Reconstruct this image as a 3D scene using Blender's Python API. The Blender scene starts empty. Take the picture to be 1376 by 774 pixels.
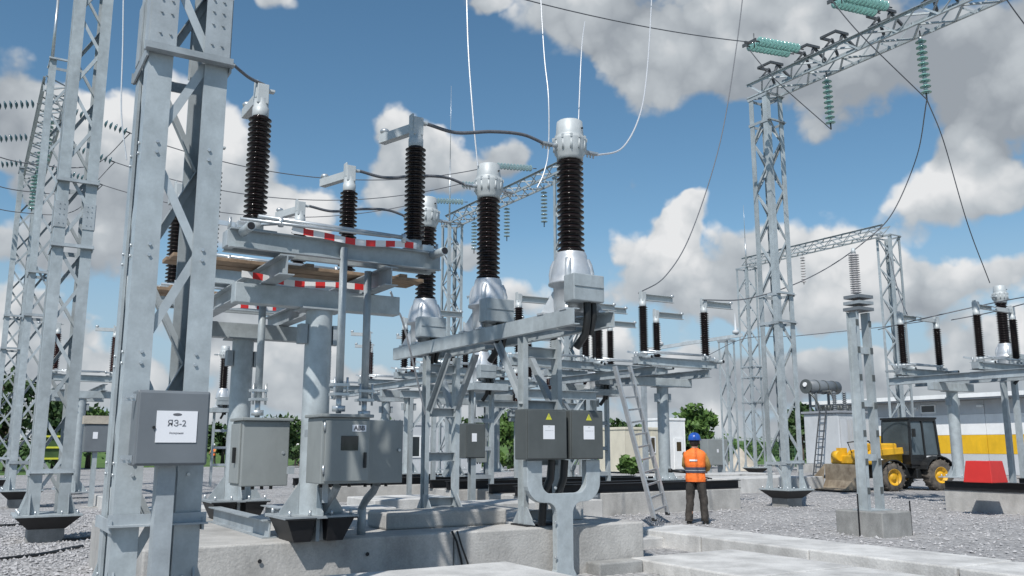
import bpy, bmesh, math, random
import numpy as np
from mathutils import Vector, Matrix
from math import sin, cos, tan, atan, pi, radians, sqrt
random.seed(7)
SC = bpy.context.scene
COL = SC.collection

# ------------------------------------------------------------------ camera
# world axes are the axes of the switchyard: +X along a bay, +Y along the rows of phases
F = 1180.0; PT = atan(213 / F); CZ = 1.6; AL = radians(31.6)
cam = bpy.data.cameras.new('camera'); camo = bpy.data.objects.new('camera', cam); COL.objects.link(camo)
cam.sensor_width = 36; cam.lens = F / 1376 * 36; cam.clip_start = 0.05; cam.clip_end = 4000
camo.location = (0, 0, CZ); camo.rotation_euler = (pi / 2 + PT, 0, -AL)
SC.camera = camo
SC.view_settings.view_transform = 'Standard'; SC.view_settings.look = 'None'
SC.view_settings.exposure = 0.0; SC.view_settings.gamma = 1.0

# ------------------------------------------------------------------ sun
SUN_EL = radians(50); SH = (0.77, 0.64)             # direction in which shadows fall (x, y)
d = Vector((SH[0] * cos(SUN_EL), SH[1] * cos(SUN_EL), -sin(SUN_EL)))
sl = bpy.data.lights.new('sun', 'SUN'); so = bpy.data.objects.new('sun', sl); COL.objects.link(so)
sl.energy = 4.7; sl.angle = radians(0.5); sl.color = (1.0, 0.965, 0.915)
so.rotation_euler = d.to_track_quat('-Z', 'Y').to_euler(); so.location = (-30, -25, 50)

# ------------------------------------------------------------------ sky with clouds (world)
def pxdir(px, py):                                  # picture point -> azimuth / elevation relative to the view heading
    u = (px - 688) / F; v = (387 - py) / F
    y = cos(PT) - v * sin(PT); z = sin(PT) + v * cos(PT)
    return math.atan2(u, y), math.atan2(z, math.hypot(u, y))
W = bpy.data.worlds.new('World'); SC.world = W; W.use_nodes = True
NT = W.node_tree; NT.nodes.clear()
def nd(t, **k):
    n = NT.nodes.new(t)
    for a, b in k.items(): setattr(n, a, b)
    return n
def lk(a, b): NT.links.new(a, b)
def mth(op, a, b=None, clamp=False):
    n = nd('ShaderNodeMath', operation=op, use_clamp=clamp)
    for i, s in enumerate((a, b)):
        if s is None: continue
        if isinstance(s, (int, float)): n.inputs[i].default_value = s
        else: lk(s, n.inputs[i])
    return n.outputs[0]
def vmt(op, a, b=None, c=None):
    n = nd('ShaderNodeVectorMath', operation=op)
    for i, s in enumerate((a, b, c)):
        if s is None: continue
        if isinstance(s, tuple): n.inputs[i].default_value = s
        else: lk(s, n.inputs[i])
    return n.outputs['Value'] if op in ('LENGTH', 'DOT_PRODUCT') else n.outputs['Vector']
tc = nd('ShaderNodeTexCoord'); N = vmt('NORMALIZE', tc.outputs['Generated'])
xr = vmt('DOT_PRODUCT', N, (cos(AL), -sin(AL), 0.0)); yr = vmt('DOT_PRODUCT', N, (sin(AL), cos(AL), 0.0))
zr = vmt('DOT_PRODUCT', N, (0.0, 0.0, 1.0))
az = mth('ARCTAN2', xr, yr); el = mth('ARCSINE', zr)
cb = nd('ShaderNodeCombineXYZ'); lk(az, cb.inputs[0]); lk(el, cb.inputs[1])
def noise(scale, detail, rough, src, off=(0, 0, 0)):
    n = nd('ShaderNodeTexNoise'); n.inputs['Scale'].default_value = scale
    n.inputs['Detail'].default_value = detail; n.inputs['Roughness'].default_value = rough
    lk(vmt('ADD', src, off), n.inputs['Vector']); return n
n1 = noise(9, 3, 0.55, N)
warp = vmt('MULTIPLY', vmt('SUBTRACT', n1.outputs['Color'], (0.5, 0.5, 0.5)), (0.10, 0.075, 0.0))
p = vmt('ADD', cb.outputs[0], warp)
# (px, py, rx, ry, brightness) of the cloud masses seen in the photograph
CL = [(1010, 15, 330, 95, .50), (1190, 95, 240, 90, .50), (775, 20, 140, 70, .72), (880, 95, 125, 74, .55), (1330, 150, 130, 85, .62),
      (1050, 90, 150, 60, .46), (1255, 275, 95, 50, .92), (1360, 255, 70, 45, .85), (1376, 60, 150, 90, .56), (1290, 215, 60, 42, .82),
      (535, 190, 75, 62, .85), (600, 232, 105, 58, .66), (690, 215, 60, 46, .72), (520, 260, 60, 50, .7),
      (0, 130, 80, 80, .62), (255, 180, 140, 85, .92), (190, 260, 190, 80, .62), (335, 265, 140, 75, .78), (85, 210, 90, 80, .66),
      (130, 345, 100, 50, .6), (20, 325, 90, 46, .7), (110, 180, 90, 60, .8), (400, 300, 90, 46, .74),
      (915, 303, 44, 30, .95), (938, 276, 36, 26, 1.0), (900, 330, 50, 26, .9), (858, 345, 84, 62, .92), (1000, 335, 92, 58, .95), (1085, 325, 105, 70, .98), (1185, 372, 118, 62, .88), (905, 300, 50, 44, .95),
      (940, 392, 170, 56, .80), (1250, 402, 80, 46, .9), (1345, 372, 66, 40, .92), (1090, 415, 130, 38, .74),
      (80, 500, 150, 60, .76), (385, 480, 105, 70, .82), (540, 540, 150, 50, .64), (700, 400, 80, 44, .84), (790, 470, 110, 60, .68),
      (1000, 510, 240, 46, .58), (1250, 510, 170, 46, .62), (1350, 455, 90, 52, .88), (300, 420, 90, 55, .66), (60, 420, 90, 46, .72),
      (620, 330, 70, 34, .74), (375, 0, 45, 28, .72), (640, 0, 60, 26, .8)]
acc = None
for (x, y, rx, ry, s) in CL:
    a_, e_ = pxdir(x, y); ix = F / rx * 1.0; iy = F / ry * 1.0
    q = vmt('MULTIPLY_ADD', p, (ix, iy, 0.0), (-a_ * ix, -e_ * iy, 0.0))
    w = mth('SUBTRACT', 1.0, vmt('LENGTH', q), clamp=True)
    n = nd('ShaderNodeVectorMath', operation='MULTIPLY_ADD'); n.inputs[1].default_value = (1.0, s - 0.45 * e_ * iy, 0.45 * iy)   # tops brighter than bases
    lk(w, n.inputs[0])
    if acc is not None: lk(acc, n.inputs[2])
    acc = n.outputs['Vector']
sp = nd('ShaderNodeSeparateXYZ'); lk(acc, sp.inputs[0])
# beyond the view the same broken cumulus goes on
gen = noise(2.6, 4, 0.5, N, (3.1, 1.7, 0.4))
far = mth('SMOOTH_MIN', mth('MULTIPLY', mth('SUBTRACT', mth('ABSOLUTE', az), 0.62), 4.0, True), 1.0)
far2 = mth('MULTIPLY', mth('SUBTRACT', el, 0.55), 4.0, True)
farm = mth('MAXIMUM', far, far2)
gd = mth('MULTIPLY', mth('MULTIPLY', mth('SUBTRACT', gen.outputs['Fac'], 0.47), 4.0, True), farm)
lowm = mth('MULTIPLY', mth('SUBTRACT', 0.14, el), 9.0, True)        # thickening towards the horizon
wsum = mth('ADD', mth('ADD', sp.outputs[0], gd), mth('MULTIPLY', lowm, 0.55))
psep = nd('ShaderNodeSeparateXYZ'); lk(p, psep.inputs[0])
ssum = mth('ADD', mth('ADD', mth('ADD', sp.outputs[1], mth('MULTIPLY', psep.outputs[1], sp.outputs[2])), mth('MULTIPLY', gd, 0.68)), mth('MULTIPLY', lowm, 0.37))
shade = mth('DIVIDE', ssum, mth('MAXIMUM', wsum, 0.02))
n2 = noise(16, 4, 0.6, N, (0.3, 2.0, 1.0))
n3 = noise(7, 2, 0.55, N, (5.3, 0.2, 2.0))
n4 = noise(45, 2, 0.6, N, (1.3, 4.2, 2.0))
dens = mth('ADD', wsum, mth('MULTIPLY', mth('SUBTRACT', n2.outputs['Fac'], 0.5), 0.62))
dens = mth('ADD', dens, mth('MULTIPLY', mth('SUBTRACT', n4.outputs['Fac'], 0.5), 0.22))
vo = nd('ShaderNodeTexVoronoi', feature='F1'); vo.inputs['Scale'].default_value = 11; vo.inputs['Detail'].default_value = 2; vo.inputs['Roughness'].default_value = 0.62
lk(vmt('ADD', N, vmt('MULTIPLY', n2.outputs['Color'], (0.05, 0.05, 0.05))), vo.inputs['Vector'])
bil = mth('SUBTRACT', 0.80, vo.outputs['Distance'])                     # rounded billows
dens = mth('ADD', dens, mth('MULTIPLY', bil, 0.55))
mr = nd('ShaderNodeMapRange', interpolation_type='SMOOTHSTEP'); lk(dens, mr.inputs[0])
mr.inputs[1].default_value = 0.20; mr.inputs[2].default_value = 0.50
shade = mth('ADD', shade, mth('MULTIPLY', mth('SUBTRACT', n3.outputs['Fac'], 0.5), 0.75))
shade = mth('ADD', shade, mth('MULTIPLY', mth('SUBTRACT', n2.outputs['Fac'], 0.5), 0.35))
shade = mth('ADD', shade, mth('MULTIPLY', bil, 0.7))
cr = nd('ShaderNodeValToRGB'); lk(shade, cr.inputs[0])
cr.color_ramp.elements[0].position = 0.2; cr.color_ramp.elements[0].color = (0.32, 0.355, 0.395, 1)
cr.color_ramp.elements[1].position = 1.0; cr.color_ramp.elements[1].color = (0.80, 0.81, 0.82, 1)
e = cr.color_ramp.elements.new(0.6); e.color = (0.50, 0.54, 0.575, 1)
sky = nd('ShaderNodeTexSky', sky_type='NISHITA'); sky.sun_disc = False; sky.sun_elevation = SUN_EL
sky.sun_rotation = math.atan2(-d.x, -d.y); sky.air_density = 1.0; sky.dust_density = 0.0; sky.ozone_density = 1.4
hsv = nd('ShaderNodeHueSaturation'); lk(sky.outputs[0], hsv.inputs['Color'])
hsv.inputs['Hue'].default_value = 0.490; hsv.inputs['Saturation'].default_value = 1.15; hsv.inputs['Value'].default_value = 1.04
hz = nd('ShaderNodeMix', data_type='RGBA'); lk(mth('MULTIPLY', mth('MULTIPLY', mth('SUBTRACT', 0.24, el), 5.5, True), 0.92), hz.inputs[0])
lk(hsv.outputs[0], hz.inputs[6]); hz.inputs[7].default_value = (3.3, 4.5, 5.7, 1)       # pale air low over the horizon
b1 = nd('ShaderNodeBackground'); lk(hz.outputs[2], b1.inputs[0]); b1.inputs[1].default_value = 0.105
b2 = nd('ShaderNodeBackground'); lk(cr.outputs[0], b2.inputs[0]); b2.inputs[1].default_value = 1.0
mx = nd('ShaderNodeMixShader'); lk(mr.outputs[0], mx.inputs[0]); lk(b1.outputs[0], mx.inputs[1]); lk(b2.outputs[0], mx.inputs[2])
wo = nd('ShaderNodeOutputWorld'); lk(mx.outputs[0], wo.inputs[0])

# ------------------------------------------------------------------ helpers
S_, C_ = sin(AL), cos(AL)
def ray(px, py):
    u = (px - 688) / F; v = (387 - py) / F; f = cos(PT) - v * sin(PT)
    return (u * C_ + f * S_, -u * S_ + f * C_, sin(PT) + v * cos(PT))
def at(px, py, b=None, a=None, z=None):             # point of the yard on the plane x=b, y=a or z=z
    r = ray(px, py)
    t = b / r[0] if b is not None else a / r[1] if a is not None else (z - CZ) / r[2]
    return Vector((r[0] * t, r[1] * t, CZ + r[2] * t))

def mat(name, col, rough=0.6, metal=0.0, var=0.12, scale=6.0, bump=0.0, bscale=60.0, col2=None, spec=0.5, trans=0.0, stain=0.0, fine=0.0, rand=0.03):
    m = bpy.data.materials.new(name); m.use_nodes = True; t = m.node_tree; b = t.nodes['Principled BSDF']
    b.inputs['Roughness'].default_value = rough; b.inputs['Metallic'].default_value = metal
    b.inputs['Specular IOR Level'].default_value = spec
    if trans: b.inputs['Transmission Weight'].default_value = trans
    c = t.nodes.new('ShaderNodeTexCoord'); n = t.nodes.new('ShaderNodeTexNoise')
    n.inputs['Scale'].default_value = scale; n.inputs['Detail'].default_value = 5; n.inputs['Roughness'].default_value = 0.6
    geo = t.nodes.new('ShaderNodeNewGeometry')
    t.links.new(geo.outputs['Position'], n.inputs['Vector'])
    r = t.nodes.new('ShaderNodeValToRGB'); t.links.new(n.outputs['Fac'], r.inputs[0])
    c2 = col2 or tuple(x * (1 + var) for x in col)
    c1 = tuple(x * (1 - var) for x in col) if col2 is None else col
    r.color_ramp.elements[0].position = 0.3; r.color_ramp.elements[0].color = (*c1, 1)
    r.color_ramp.elements[1].position = 0.7; r.color_ramp.elements[1].color = (*[min(1, x) for x in c2], 1)
    out = r.outputs[0]
    if stain:
        n2 = t.nodes.new('ShaderNodeTexNoise'); n2.inputs['Scale'].default_value = 1.3; n2.inputs['Detail'].default_value = 7
        n2.inputs['Roughness'].default_value = 0.7
        mp = t.nodes.new('ShaderNodeMapping'); mp.inputs['Scale'].default_value = (1, 1, 0.45)
        t.links.new(geo.outputs['Position'], mp.inputs[0]); t.links.new(mp.outputs[0], n2.inputs['Vector'])
        r2 = t.nodes.new('ShaderNodeValToRGB'); t.links.new(n2.outputs['Fac'], r2.inputs[0])
        r2.color_ramp.elements[0].position = 0.36; r2.color_ramp.elements[0].color = (1 - stain,) * 3 + (1,)
        r2.color_ramp.elements[1].position = 0.58; r2.color_ramp.elements[1].color = (1, 1, 1, 1)
        x = t.nodes.new('ShaderNodeMix'); x.data_type = 'RGBA'; x.blend_type = 'MULTIPLY'; x.inputs[0].default_value = 1
        t.links.new(out, x.inputs[6]); t.links.new(r2.outputs[0], x.inputs[7]); out = x.outputs[2]
    if fine:
        n3 = t.nodes.new('ShaderNodeTexNoise'); n3.inputs['Scale'].default_value = 55; n3.inputs['Detail'].default_value = 3
        t.links.new(geo.outputs['Position'], n3.inputs['Vector'])
        r3 = t.nodes.new('ShaderNodeValToRGB'); t.links.new(n3.outputs['Fac'], r3.inputs[0])
        r3.color_ramp.elements[0].position = 0.35; r3.color_ramp.elements[0].color = (1 - fine,) * 3 + (1,)
        r3.color_ramp.elements[1].position = 0.65; r3.color_ramp.elements[1].color = (1, 1, 1, 1)
        x = t.nodes.new('ShaderNodeMix'); x.data_type = 'RGBA'; x.blend_type = 'MULTIPLY'; x.inputs[0].default_value = 1
        t.links.new(out, x.inputs[6]); t.links.new(r3.outputs[0], x.inputs[7]); out = x.outputs[2]
    oi = t.nodes.new('ShaderNodeObjectInfo'); mm = t.nodes.new('ShaderNodeMapRange'); t.links.new(oi.outputs['Random'], mm.inputs[0])
    mm.inputs[3].default_value = 1 - rand; mm.inputs[4].default_value = 1 + rand
    x = t.nodes.new('ShaderNodeVectorMath'); x.operation = 'SCALE'; t.links.new(out, x.inputs[0]); t.links.new(mm.outputs[0], x.inputs['Scale']); out = x.outputs[0]
    t.links.new(out, b.inputs['Base Color'])
    if bump:
        nb = t.nodes.new('ShaderNodeTexNoise'); nb.inputs['Scale'].default_value = bscale; nb.inputs['Detail'].default_value = 4
        t.links.new(geo.outputs['Position'], nb.inputs['Vector'])
        bp = t.nodes.new('ShaderNodeBump'); bp.inputs['Strength'].default_value = bump; bp.inputs['Distance'].default_value = 0.02
        t.links.new(nb.outputs['Fac'], bp.inputs['Height']); t.links.new(bp.outputs[0], b.inputs['Normal'])
    return m

M = {}
M['galv'] = mat('galvanised_steel', (0.42, 0.465, 0.485), 0.46, 0.2, 0.13, 7.0, stain=0.24, fine=0.05, rand=.09)
M['galv2'] = mat('galvanised_steel_dull', (0.38, 0.42, 0.445), 0.55, 0.2, 0.14, 5.0, stain=0.22, fine=0.06, rand=.12)
M['brace'] = mat('galvanised_angle', (0.40, 0.44, 0.46), 0.5, 0.25, 0.12, 8.0, rand=.14)
M['zinc'] = mat('bright_zinc', (0.5, 0.53, 0.55), 0.35, 0.6, 0.12, 12.0)
M['alu'] = mat('cast_aluminium', (0.56, 0.58, 0.60), 0.38, 0.45, 0.1, 9.0, bump=0.04)
M['cap'] = mat('aluminium_cap', (0.45, 0.48, 0.49), 0.5, 0.1, 0.08, 7.0)
M['porc'] = mat('brown_porcelain', (0.012, 0.007, 0.006), 0.13, 0, 0.2, 5.0, spec=0.32)
M['porc2'] = mat('red_brown_porcelain', (0.038, 0.014, 0.013), 0.2, 0, 0.2, 5.0, spec=0.35)
M['porcg'] = mat('grey_pink_porcelain', (0.50, 0.48, 0.48), 0.3, 0, 0.1, 5.0)
M['glassd'] = mat('dull_tempered_glass', (0.07, 0.14, 0.16), 0.12, 0, 0.2, 4.0, trans=0.2, spec=0.8)
M['glass'] = mat('green_tempered_glass', (0.30, 0.56, 0.52), 0.08, 0, 0.1, 4.0, trans=0.35, spec=0.8)
M['glassw'] = mat('pale_tempered_glass', (0.32, 0.45, 0.47), 0.1, 0, 0.1, 4.0, trans=0.3, spec=0.8)
M['fit'] = mat('dark_fitting', (0.10, 0.105, 0.11), 0.5, 0.4, 0.2, 20.0)
M['black'] = mat('black_bitumen_steel', (0.012, 0.012, 0.014), 0.55, 0, 0.3, 7.0)
M['blackp'] = mat('black_plastic', (0.015, 0.016, 0.017), 0.4, 0, 0.2, 10.0)
M['conc'] = mat('cast_concrete', (0.46, 0.45, 0.43), 0.9, 0, 0.14, 2.2, 0.35, 30, stain=0.30, fine=0.12)
M['concl'] = mat('pale_concrete_slab', (0.57, 0.565, 0.55), 0.9, 0, 0.12, 2.6, 0.3, 30, stain=0.26, fine=0.12, rand=.06)
M['concd'] = mat('damp_concrete', (0.32, 0.32, 0.31), 0.9, 0, 0.16, 3.0, 0.25, 40, stain=0.35, fine=0.14)
M['cab'] = mat('grey_cabinet_paint', (0.25, 0.27, 0.268), 0.5, 0.0, 0.06, 2.5, stain=0.16)
M['cabd'] = mat('dark_cabinet_paint', (0.09, 0.10, 0.10), 0.42, 0.05, 0.1, 2.5, stain=0.2)
M['cabb'] = mat('blue_grey_cabinet_paint', (0.15, 0.168, 0.185), 0.5, 0, 0.08, 3.0, stain=0.1)
M['white'] = mat('white_paper', (0.74, 0.75, 0.78), 0.7, 0, 0.02, 3.0)
M['wpaint'] = mat('white_paint', (0.80, 0.81, 0.81), 0.6, 0, 0.05, 1.0, stain=0.1)
M['cream'] = mat('cream_paint', (0.62, 0.58, 0.47), 0.6, 0, 0.06, 1.0, stain=0.12)
M['lgrey'] = mat('pale_grey_cladding', (0.50, 0.52, 0.54), 0.6, 0, 0.06, 1.0, stain=0.1)
M['mgrey'] = mat('grey_cladding', (0.27, 0.285, 0.31), 0.6, 0, 0.06, 1.0, stain=0.1)
M['yellow'] = mat('yellow_paint', (0.75, 0.44, 0.015), 0.45, 0, 0.08, 1.5, stain=0.15)
M['myel'] = mat('machine_yellow', (0.72, 0.40, 0.02), 0.42, 0, 0.12, 2.5, stain=0.3)
M['sign'] = mat('warning_yellow', (0.55, 0.55, 0.05), 0.5, 0, 0.03, 4.0)
M['red'] = mat('red_paint', (0.55, 0.03, 0.025), 0.45, 0, 0.08, 2.0, stain=0.1)
M['ink'] = mat('grey_ink', (0.11, 0.115, 0.13), 0.7, 0, 0.05, 4.0)
M['inkl'] = mat('faint_grey_ink', (0.32, 0.32, 0.34), 0.7, 0, 0.05, 4.0)
M['wood'] = mat('weathered_plank', (0.27, 0.19, 0.125), 0.8, 0, 0.3, 6.0, 0.3, 30, stain=0.25)
M['glz'] = mat('dark_window', (0.02, 0.025, 0.03), 0.08, 0, 0.2, 1.0, spec=0.7)
M['cabglass'] = mat('cab_window', (0.10, 0.125, 0.14), 0.06, 0, 0.25, 1.5, spec=0.7, trans=0.25)
M['rubber'] = mat('muddy_rubber', (0.035, 0.031, 0.028), 0.85, 0, 0.4, 6.0, col2=(0.14, 0.12, 0.10))
M['dirt'] = mat('muddy_bucket_steel', (0.16, 0.125, 0.09), 0.75, 0.1, 0.3, 4.0, col2=(0.34, 0.29, 0.22))
M['vest'] = mat('orange_hi_vis', (0.92, 0.19, 0.03), 0.7, 0, 0.08, 14.0, 0.5, 14)
M['refl'] = mat('grey_band', (0.055, 0.06, 0.09), 0.5, 0, 0.1, 12.0)
M['trous'] = mat('brown_work_trousers', (0.045, 0.039, 0.034), 0.9, 0, 0.3, 9.0, 0.6, 16)
M['shirt'] = mat('ochre_sleeve', (0.45, 0.27, 0.08), 0.85, 0, 0.15, 12.0, 0.4, 20)
M['skin'] = mat('skin', (0.42, 0.24, 0.17), 0.55, 0, 0.06, 12.0)
M['helmet'] = mat('blue_helmet', (0.02, 0.09, 0.40), 0.3, 0, 0.05, 6.0)
M['helmetw'] = mat('white_helmet', (0.7, 0.7, 0.7), 0.3, 0, 0.05, 6.0)
M['boot'] = mat('black_boot', (0.02, 0.018, 0.016), 0.7, 0, 0.2, 10.0)
M['hair'] = mat('dark_hair', (0.02, 0.015, 0.012), 0.8, 0, 0.2, 40.0)
M['cable'] = mat('twisted_conductor', (0.13, 0.135, 0.15), 0.55, 0.3, 0.2, 30.0)
M['cableb'] = mat('bright_conductor', (0.66, 0.67, 0.69), 0.4, 0.35, 0.1, 30.0)
M['alad'] = mat('aluminium_ladder', (0.50, 0.51, 0.52), 0.38, 0.5, 0.1, 8.0, stain=0.15)
M['bark'] = mat('bark', (0.07, 0.055, 0.04), 0.9, 0, 0.3, 8.0)
M['sand'] = mat('pale_sand', (0.42, 0.38, 0.32), 0.95, 0, 0.15, 3.0, 0.6, 25)
M['fencegreen'] = mat('green_fence_wire', (0.035, 0.10, 0.05), 0.6, 0, 0.1, 3.0)
def leafmat(name, c1, c2):
    m = mat(name, c1, 0.65, 0, 0.2, 1.2, col2=c2)
    return m
M['leaf'] = leafmat('leaf_green', (0.035, 0.085, 0.016), (0.10, 0.18, 0.035))
M['leafd'] = leafmat('leaf_dark', (0.020, 0.052, 0.014), (0.058, 0.11, 0.026))
M['grass'] = mat('grass', (0.05, 0.11, 0.02), 0.9, 0, 0.3, 0.6, 0.8, 12, col2=(0.10, 0.17, 0.04), stain=0.2)
M['stone'] = mat('crushed_stone', (0.28, 0.275, 0.28), 0.9, 0, 0.3, 23.0, col2=(0.46, 0.455, 0.46))
# gravel sheet: stones picked out by voronoi cells
def gravel():
    m = bpy.data.materials.new('gravel'); m.use_nodes = True; t = m.node_tree; b = t.nodes['Principled BSDF']
    b.inputs['Roughness'].default_value = 0.95; b.inputs['Specular IOR Level'].default_value = 0.2
    g = t.nodes.new('ShaderNodeNewGeometry')
    v = t.nodes.new('ShaderNodeTexVoronoi'); v.inputs['Scale'].default_value = 17; t.links.new(g.outputs['Position'], v.inputs['Vector'])
    s = t.nodes.new('ShaderNodeSeparateColor'); t.links.new(v.outputs['Color'], s.inputs[0])
    r = t.nodes.new('ShaderNodeValToRGB'); t.links.new(s.outputs[0], r.inputs[0])
    r.color_ramp.elements[0].color = (0.25, 0.247, 0.25, 1); r.color_ramp.elements[1].color = (0.50, 0.497, 0.50, 1)
    n = t.nodes.new('ShaderNodeTexNoise'); n.inputs['Scale'].default_value = 0.45; n.inputs['Detail'].default_value = 6
    t.links.new(g.outputs['Position'], n.inputs['Vector'])
    r2 = t.nodes.new('ShaderNodeValToRGB'); t.links.new(n.outputs['Fac'], r2.inputs[0])
    r2.color_ramp.elements[0].position = 0.35; r2.color_ramp.elements[0].color = (0.80, 0.80, 0.80, 1)
    r2.color_ramp.elements[1].position = 0.65; r2.color_ramp.elements[1].color = (1.0, 0.995, 0.985, 1)
    x = t.nodes.new('ShaderNodeMix'); x.data_type = 'RGBA'; x.blend_type = 'MULTIPLY'; x.inputs[0].default_value = 1
    t.links.new(r.outputs[0], x.inputs[6]); t.links.new(r2.outputs[0], x.inputs[7]); t.links.new(x.outputs[2], b.inputs['Base Color'])
    bp = t.nodes.new('ShaderNodeBump'); bp.inputs['Strength'].default_value = 0.9; bp.inputs['Distance'].default_value = 0.05; bp.invert = True
    t.links.new(v.outputs['Distance'], bp.inputs['Height']); t.links.new(bp.outputs[0], b.inputs['Normal'])
    return m
M['gravel'] = gravel()
# red and white printed barrier tape (stripes are flat print)
def tape():
    m = bpy.data.materials.new('red_white_tape'); m.use_nodes = True; t = m.node_tree; b = t.nodes['Principled BSDF']
    b.inputs['Roughness'].default_value = 0.45
    c = t.nodes.new('ShaderNodeTexCoord'); s = t.nodes.new('ShaderNodeSeparateXYZ'); t.links.new(c.outputs['Object'], s.inputs[0])
    a = t.nodes.new('ShaderNodeMath'); a.operation = 'MULTIPLY'; a.inputs[1].default_value = 1 / 0.235; t.links.new(s.outputs[0], a.inputs[0])
    f = t.nodes.new('ShaderNodeMath'); f.operation = 'FRACT'; t.links.new(a.outputs[0], f.inputs[0])
    g = t.nodes.new('ShaderNodeMath'); g.operation = 'GREATER_THAN'; g.inputs[1].default_value = 0.52; t.links.new(f.outputs[0], g.inputs[0])
    x = t.nodes.new('ShaderNodeMix'); x.data_type = 'RGBA'; t.links.new(g.outputs[0], x.inputs[0])
    x.inputs[6].default_value = (0.72, 0.72, 0.72, 1); x.inputs[7].default_value = (0.62, 0.03, 0.03, 1)
    t.links.new(x.outputs[2], b.inputs['Base Color']); return m
M['tape'] = tape()

class MB:
    def __init__(s): s.v = []; s.f = []; s.s = []
    def add(s, v, f, smooth=False):
        o = len(s.v); s.v += [tuple(x) for x in v]; s.f += [tuple(i + o for i in q) for q in f]; s.s += [smooth] * len(f); return s
    def bx(s, x0, x1, y0, y1, z0, z1):
        return s.add([(x0, y0, z0), (x1, y0, z0), (x1, y1, z0), (x0, y1, z0), (x0, y0, z1), (x1, y0, z1), (x1, y1, z1), (x0, y1, z1)],
                     [(0, 3, 2, 1), (4, 5, 6, 7), (0, 1, 5, 4), (1, 2, 6, 5), (2, 3, 7, 6), (3, 0, 4, 7)])
    def cbx(s, c, d): return s.bx(c[0] - d[0] / 2, c[0] + d[0] / 2, c[1] - d[1] / 2, c[1] + d[1] / 2, c[2] - d[2] / 2, c[2] + d[2] / 2)
    def prism(s, poly, z0, z1):
        n = len(poly); v = [(x, y, z0) for x, y in poly] + [(x, y, z1) for x, y in poly]
        return s.add(v, [tuple(range(n))[::-1], tuple(range(n, 2 * n))] + [(i, (i + 1) % n, n + (i + 1) % n, n + i) for i in range(n)])
    def shape(s, p0, p1, poly, up=(0, 0, 1)):
        p0 = Vector(p0); p1 = Vector(p1); dd = (p1 - p0).normalized(); up = Vector(up)
        if abs(dd.dot(up)) > 0.99: up = Vector((0, 1, 0))
        sd = dd.cross(up).normalized(); u2 = sd.cross(dd); n = len(poly)
        v = [p0 + sd * x + u2 * y for x, y in poly] + [p1 + sd * x + u2 * y for x, y in poly]
        return s.add(v, [tuple(range(n))[::-1], tuple(range(n, 2 * n))] + [(i, (i + 1) % n, n + (i + 1) % n, n + i) for i in range(n)])
    def bar(s, p0, p1, w, h, up=(0, 0, 1)):
        return s.shape(p0, p1, [(-w / 2, -h / 2), (w / 2, -h / 2), (w / 2, h / 2), (-w / 2, h / 2)], up)
    def ang(s, p0, p1, w, t, up=(0, 0, 1), sx=1, sy=1):
        return s.shape(p0, p1, [(sx * x, sy * y) for x, y in [(0, 0), (w, 0), (w, t), (t, t), (t, w), (0, w)]], up)
    def chan(s, p0, p1, w, h, t, up=(0, 0, 1), sx=1):   # C section, web on the side -sx
        return s.shape(p0, p1, [(sx * x, y) for x, y in [(-w / 2, -h / 2), (w / 2, -h / 2), (w / 2, -h / 2 + t), (-w / 2 + t, -h / 2 + t), (-w / 2 + t, h / 2 - t), (w / 2, h / 2 - t), (w / 2, h / 2), (-w / 2, h / 2)]], up)
    def ibm(s, p0, p1, w, h, t, up=(0, 0, 1)):
        a = w / 2; b = h / 2; q = t / 2
        return s.shape(p0, p1, [(-a, -b), (a, -b), (a, -b + t), (q, -b + t), (q, b - t), (a, b - t), (a, b), (-a, b), (-a, b - t), (-q, b - t), (-q, -b + t), (-a, -b + t)], up)
    def cyl(s, p0, p1, r0, r1=None, n=14):
        r1 = r0 if r1 is None else r1
        p0 = Vector(p0); p1 = Vector(p1); dd = (p1 - p0).normalized(); up = Vector((0, 0, 1)) if abs(dd.z) < 0.9 else Vector((0, 1, 0))
        sd = dd.cross(up).normalized(); u2 = sd.cross(dd)
        c = [(cos(2 * pi * i / n), sin(2 * pi * i / n)) for i in range(n)]
        v = [p0 + (sd * x + u2 * y) * r0 for x, y in c] + [p1 + (sd * x + u2 * y) * r1 for x, y in c]
        o = len(s.v); s.v += [tuple(q) for q in v]
        s.f += [tuple(o + i for i in range(n))[::-1], tuple(o + n + i for i in range(n))]; s.s += [False, False]
        s.f += [(o + i, o + (i + 1) % n, o + n + (i + 1) % n, o + n + i) for i in range(n)]; s.s += [True] * n
        return s
    def lathe(s, prof, c=(0, 0, 0), n=20, smooth=True, caps=True):
        v = []; f = []; k = len(prof)
        for i in range(n):
            t = 2 * pi * i / n
            for r, z in prof: v.append((c[0] + r * cos(t), c[1] + r * sin(t), c[2] + z))
        for i in range(n):
            j = (i + 1) % n
            for q in range(k - 1): f.append((i * k + q, j * k + q, j * k + q + 1, i * k + q + 1))
        s.add(v, f, smooth)
        if not caps: return s
        s.add([(c[0] + prof[0][0] * cos(2 * pi * i / n), c[1] + prof[0][0] * sin(2 * pi * i / n), c[2] + prof[0][1]) for i in range(n)], [tuple(range(n))[::-1]])
        return s.add([(c[0] + prof[-1][0] * cos(2 * pi * i / n), c[1] + prof[-1][0] * sin(2 * pi * i / n), c[2] + prof[-1][1]) for i in range(n)], [tuple(range(n))])
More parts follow.
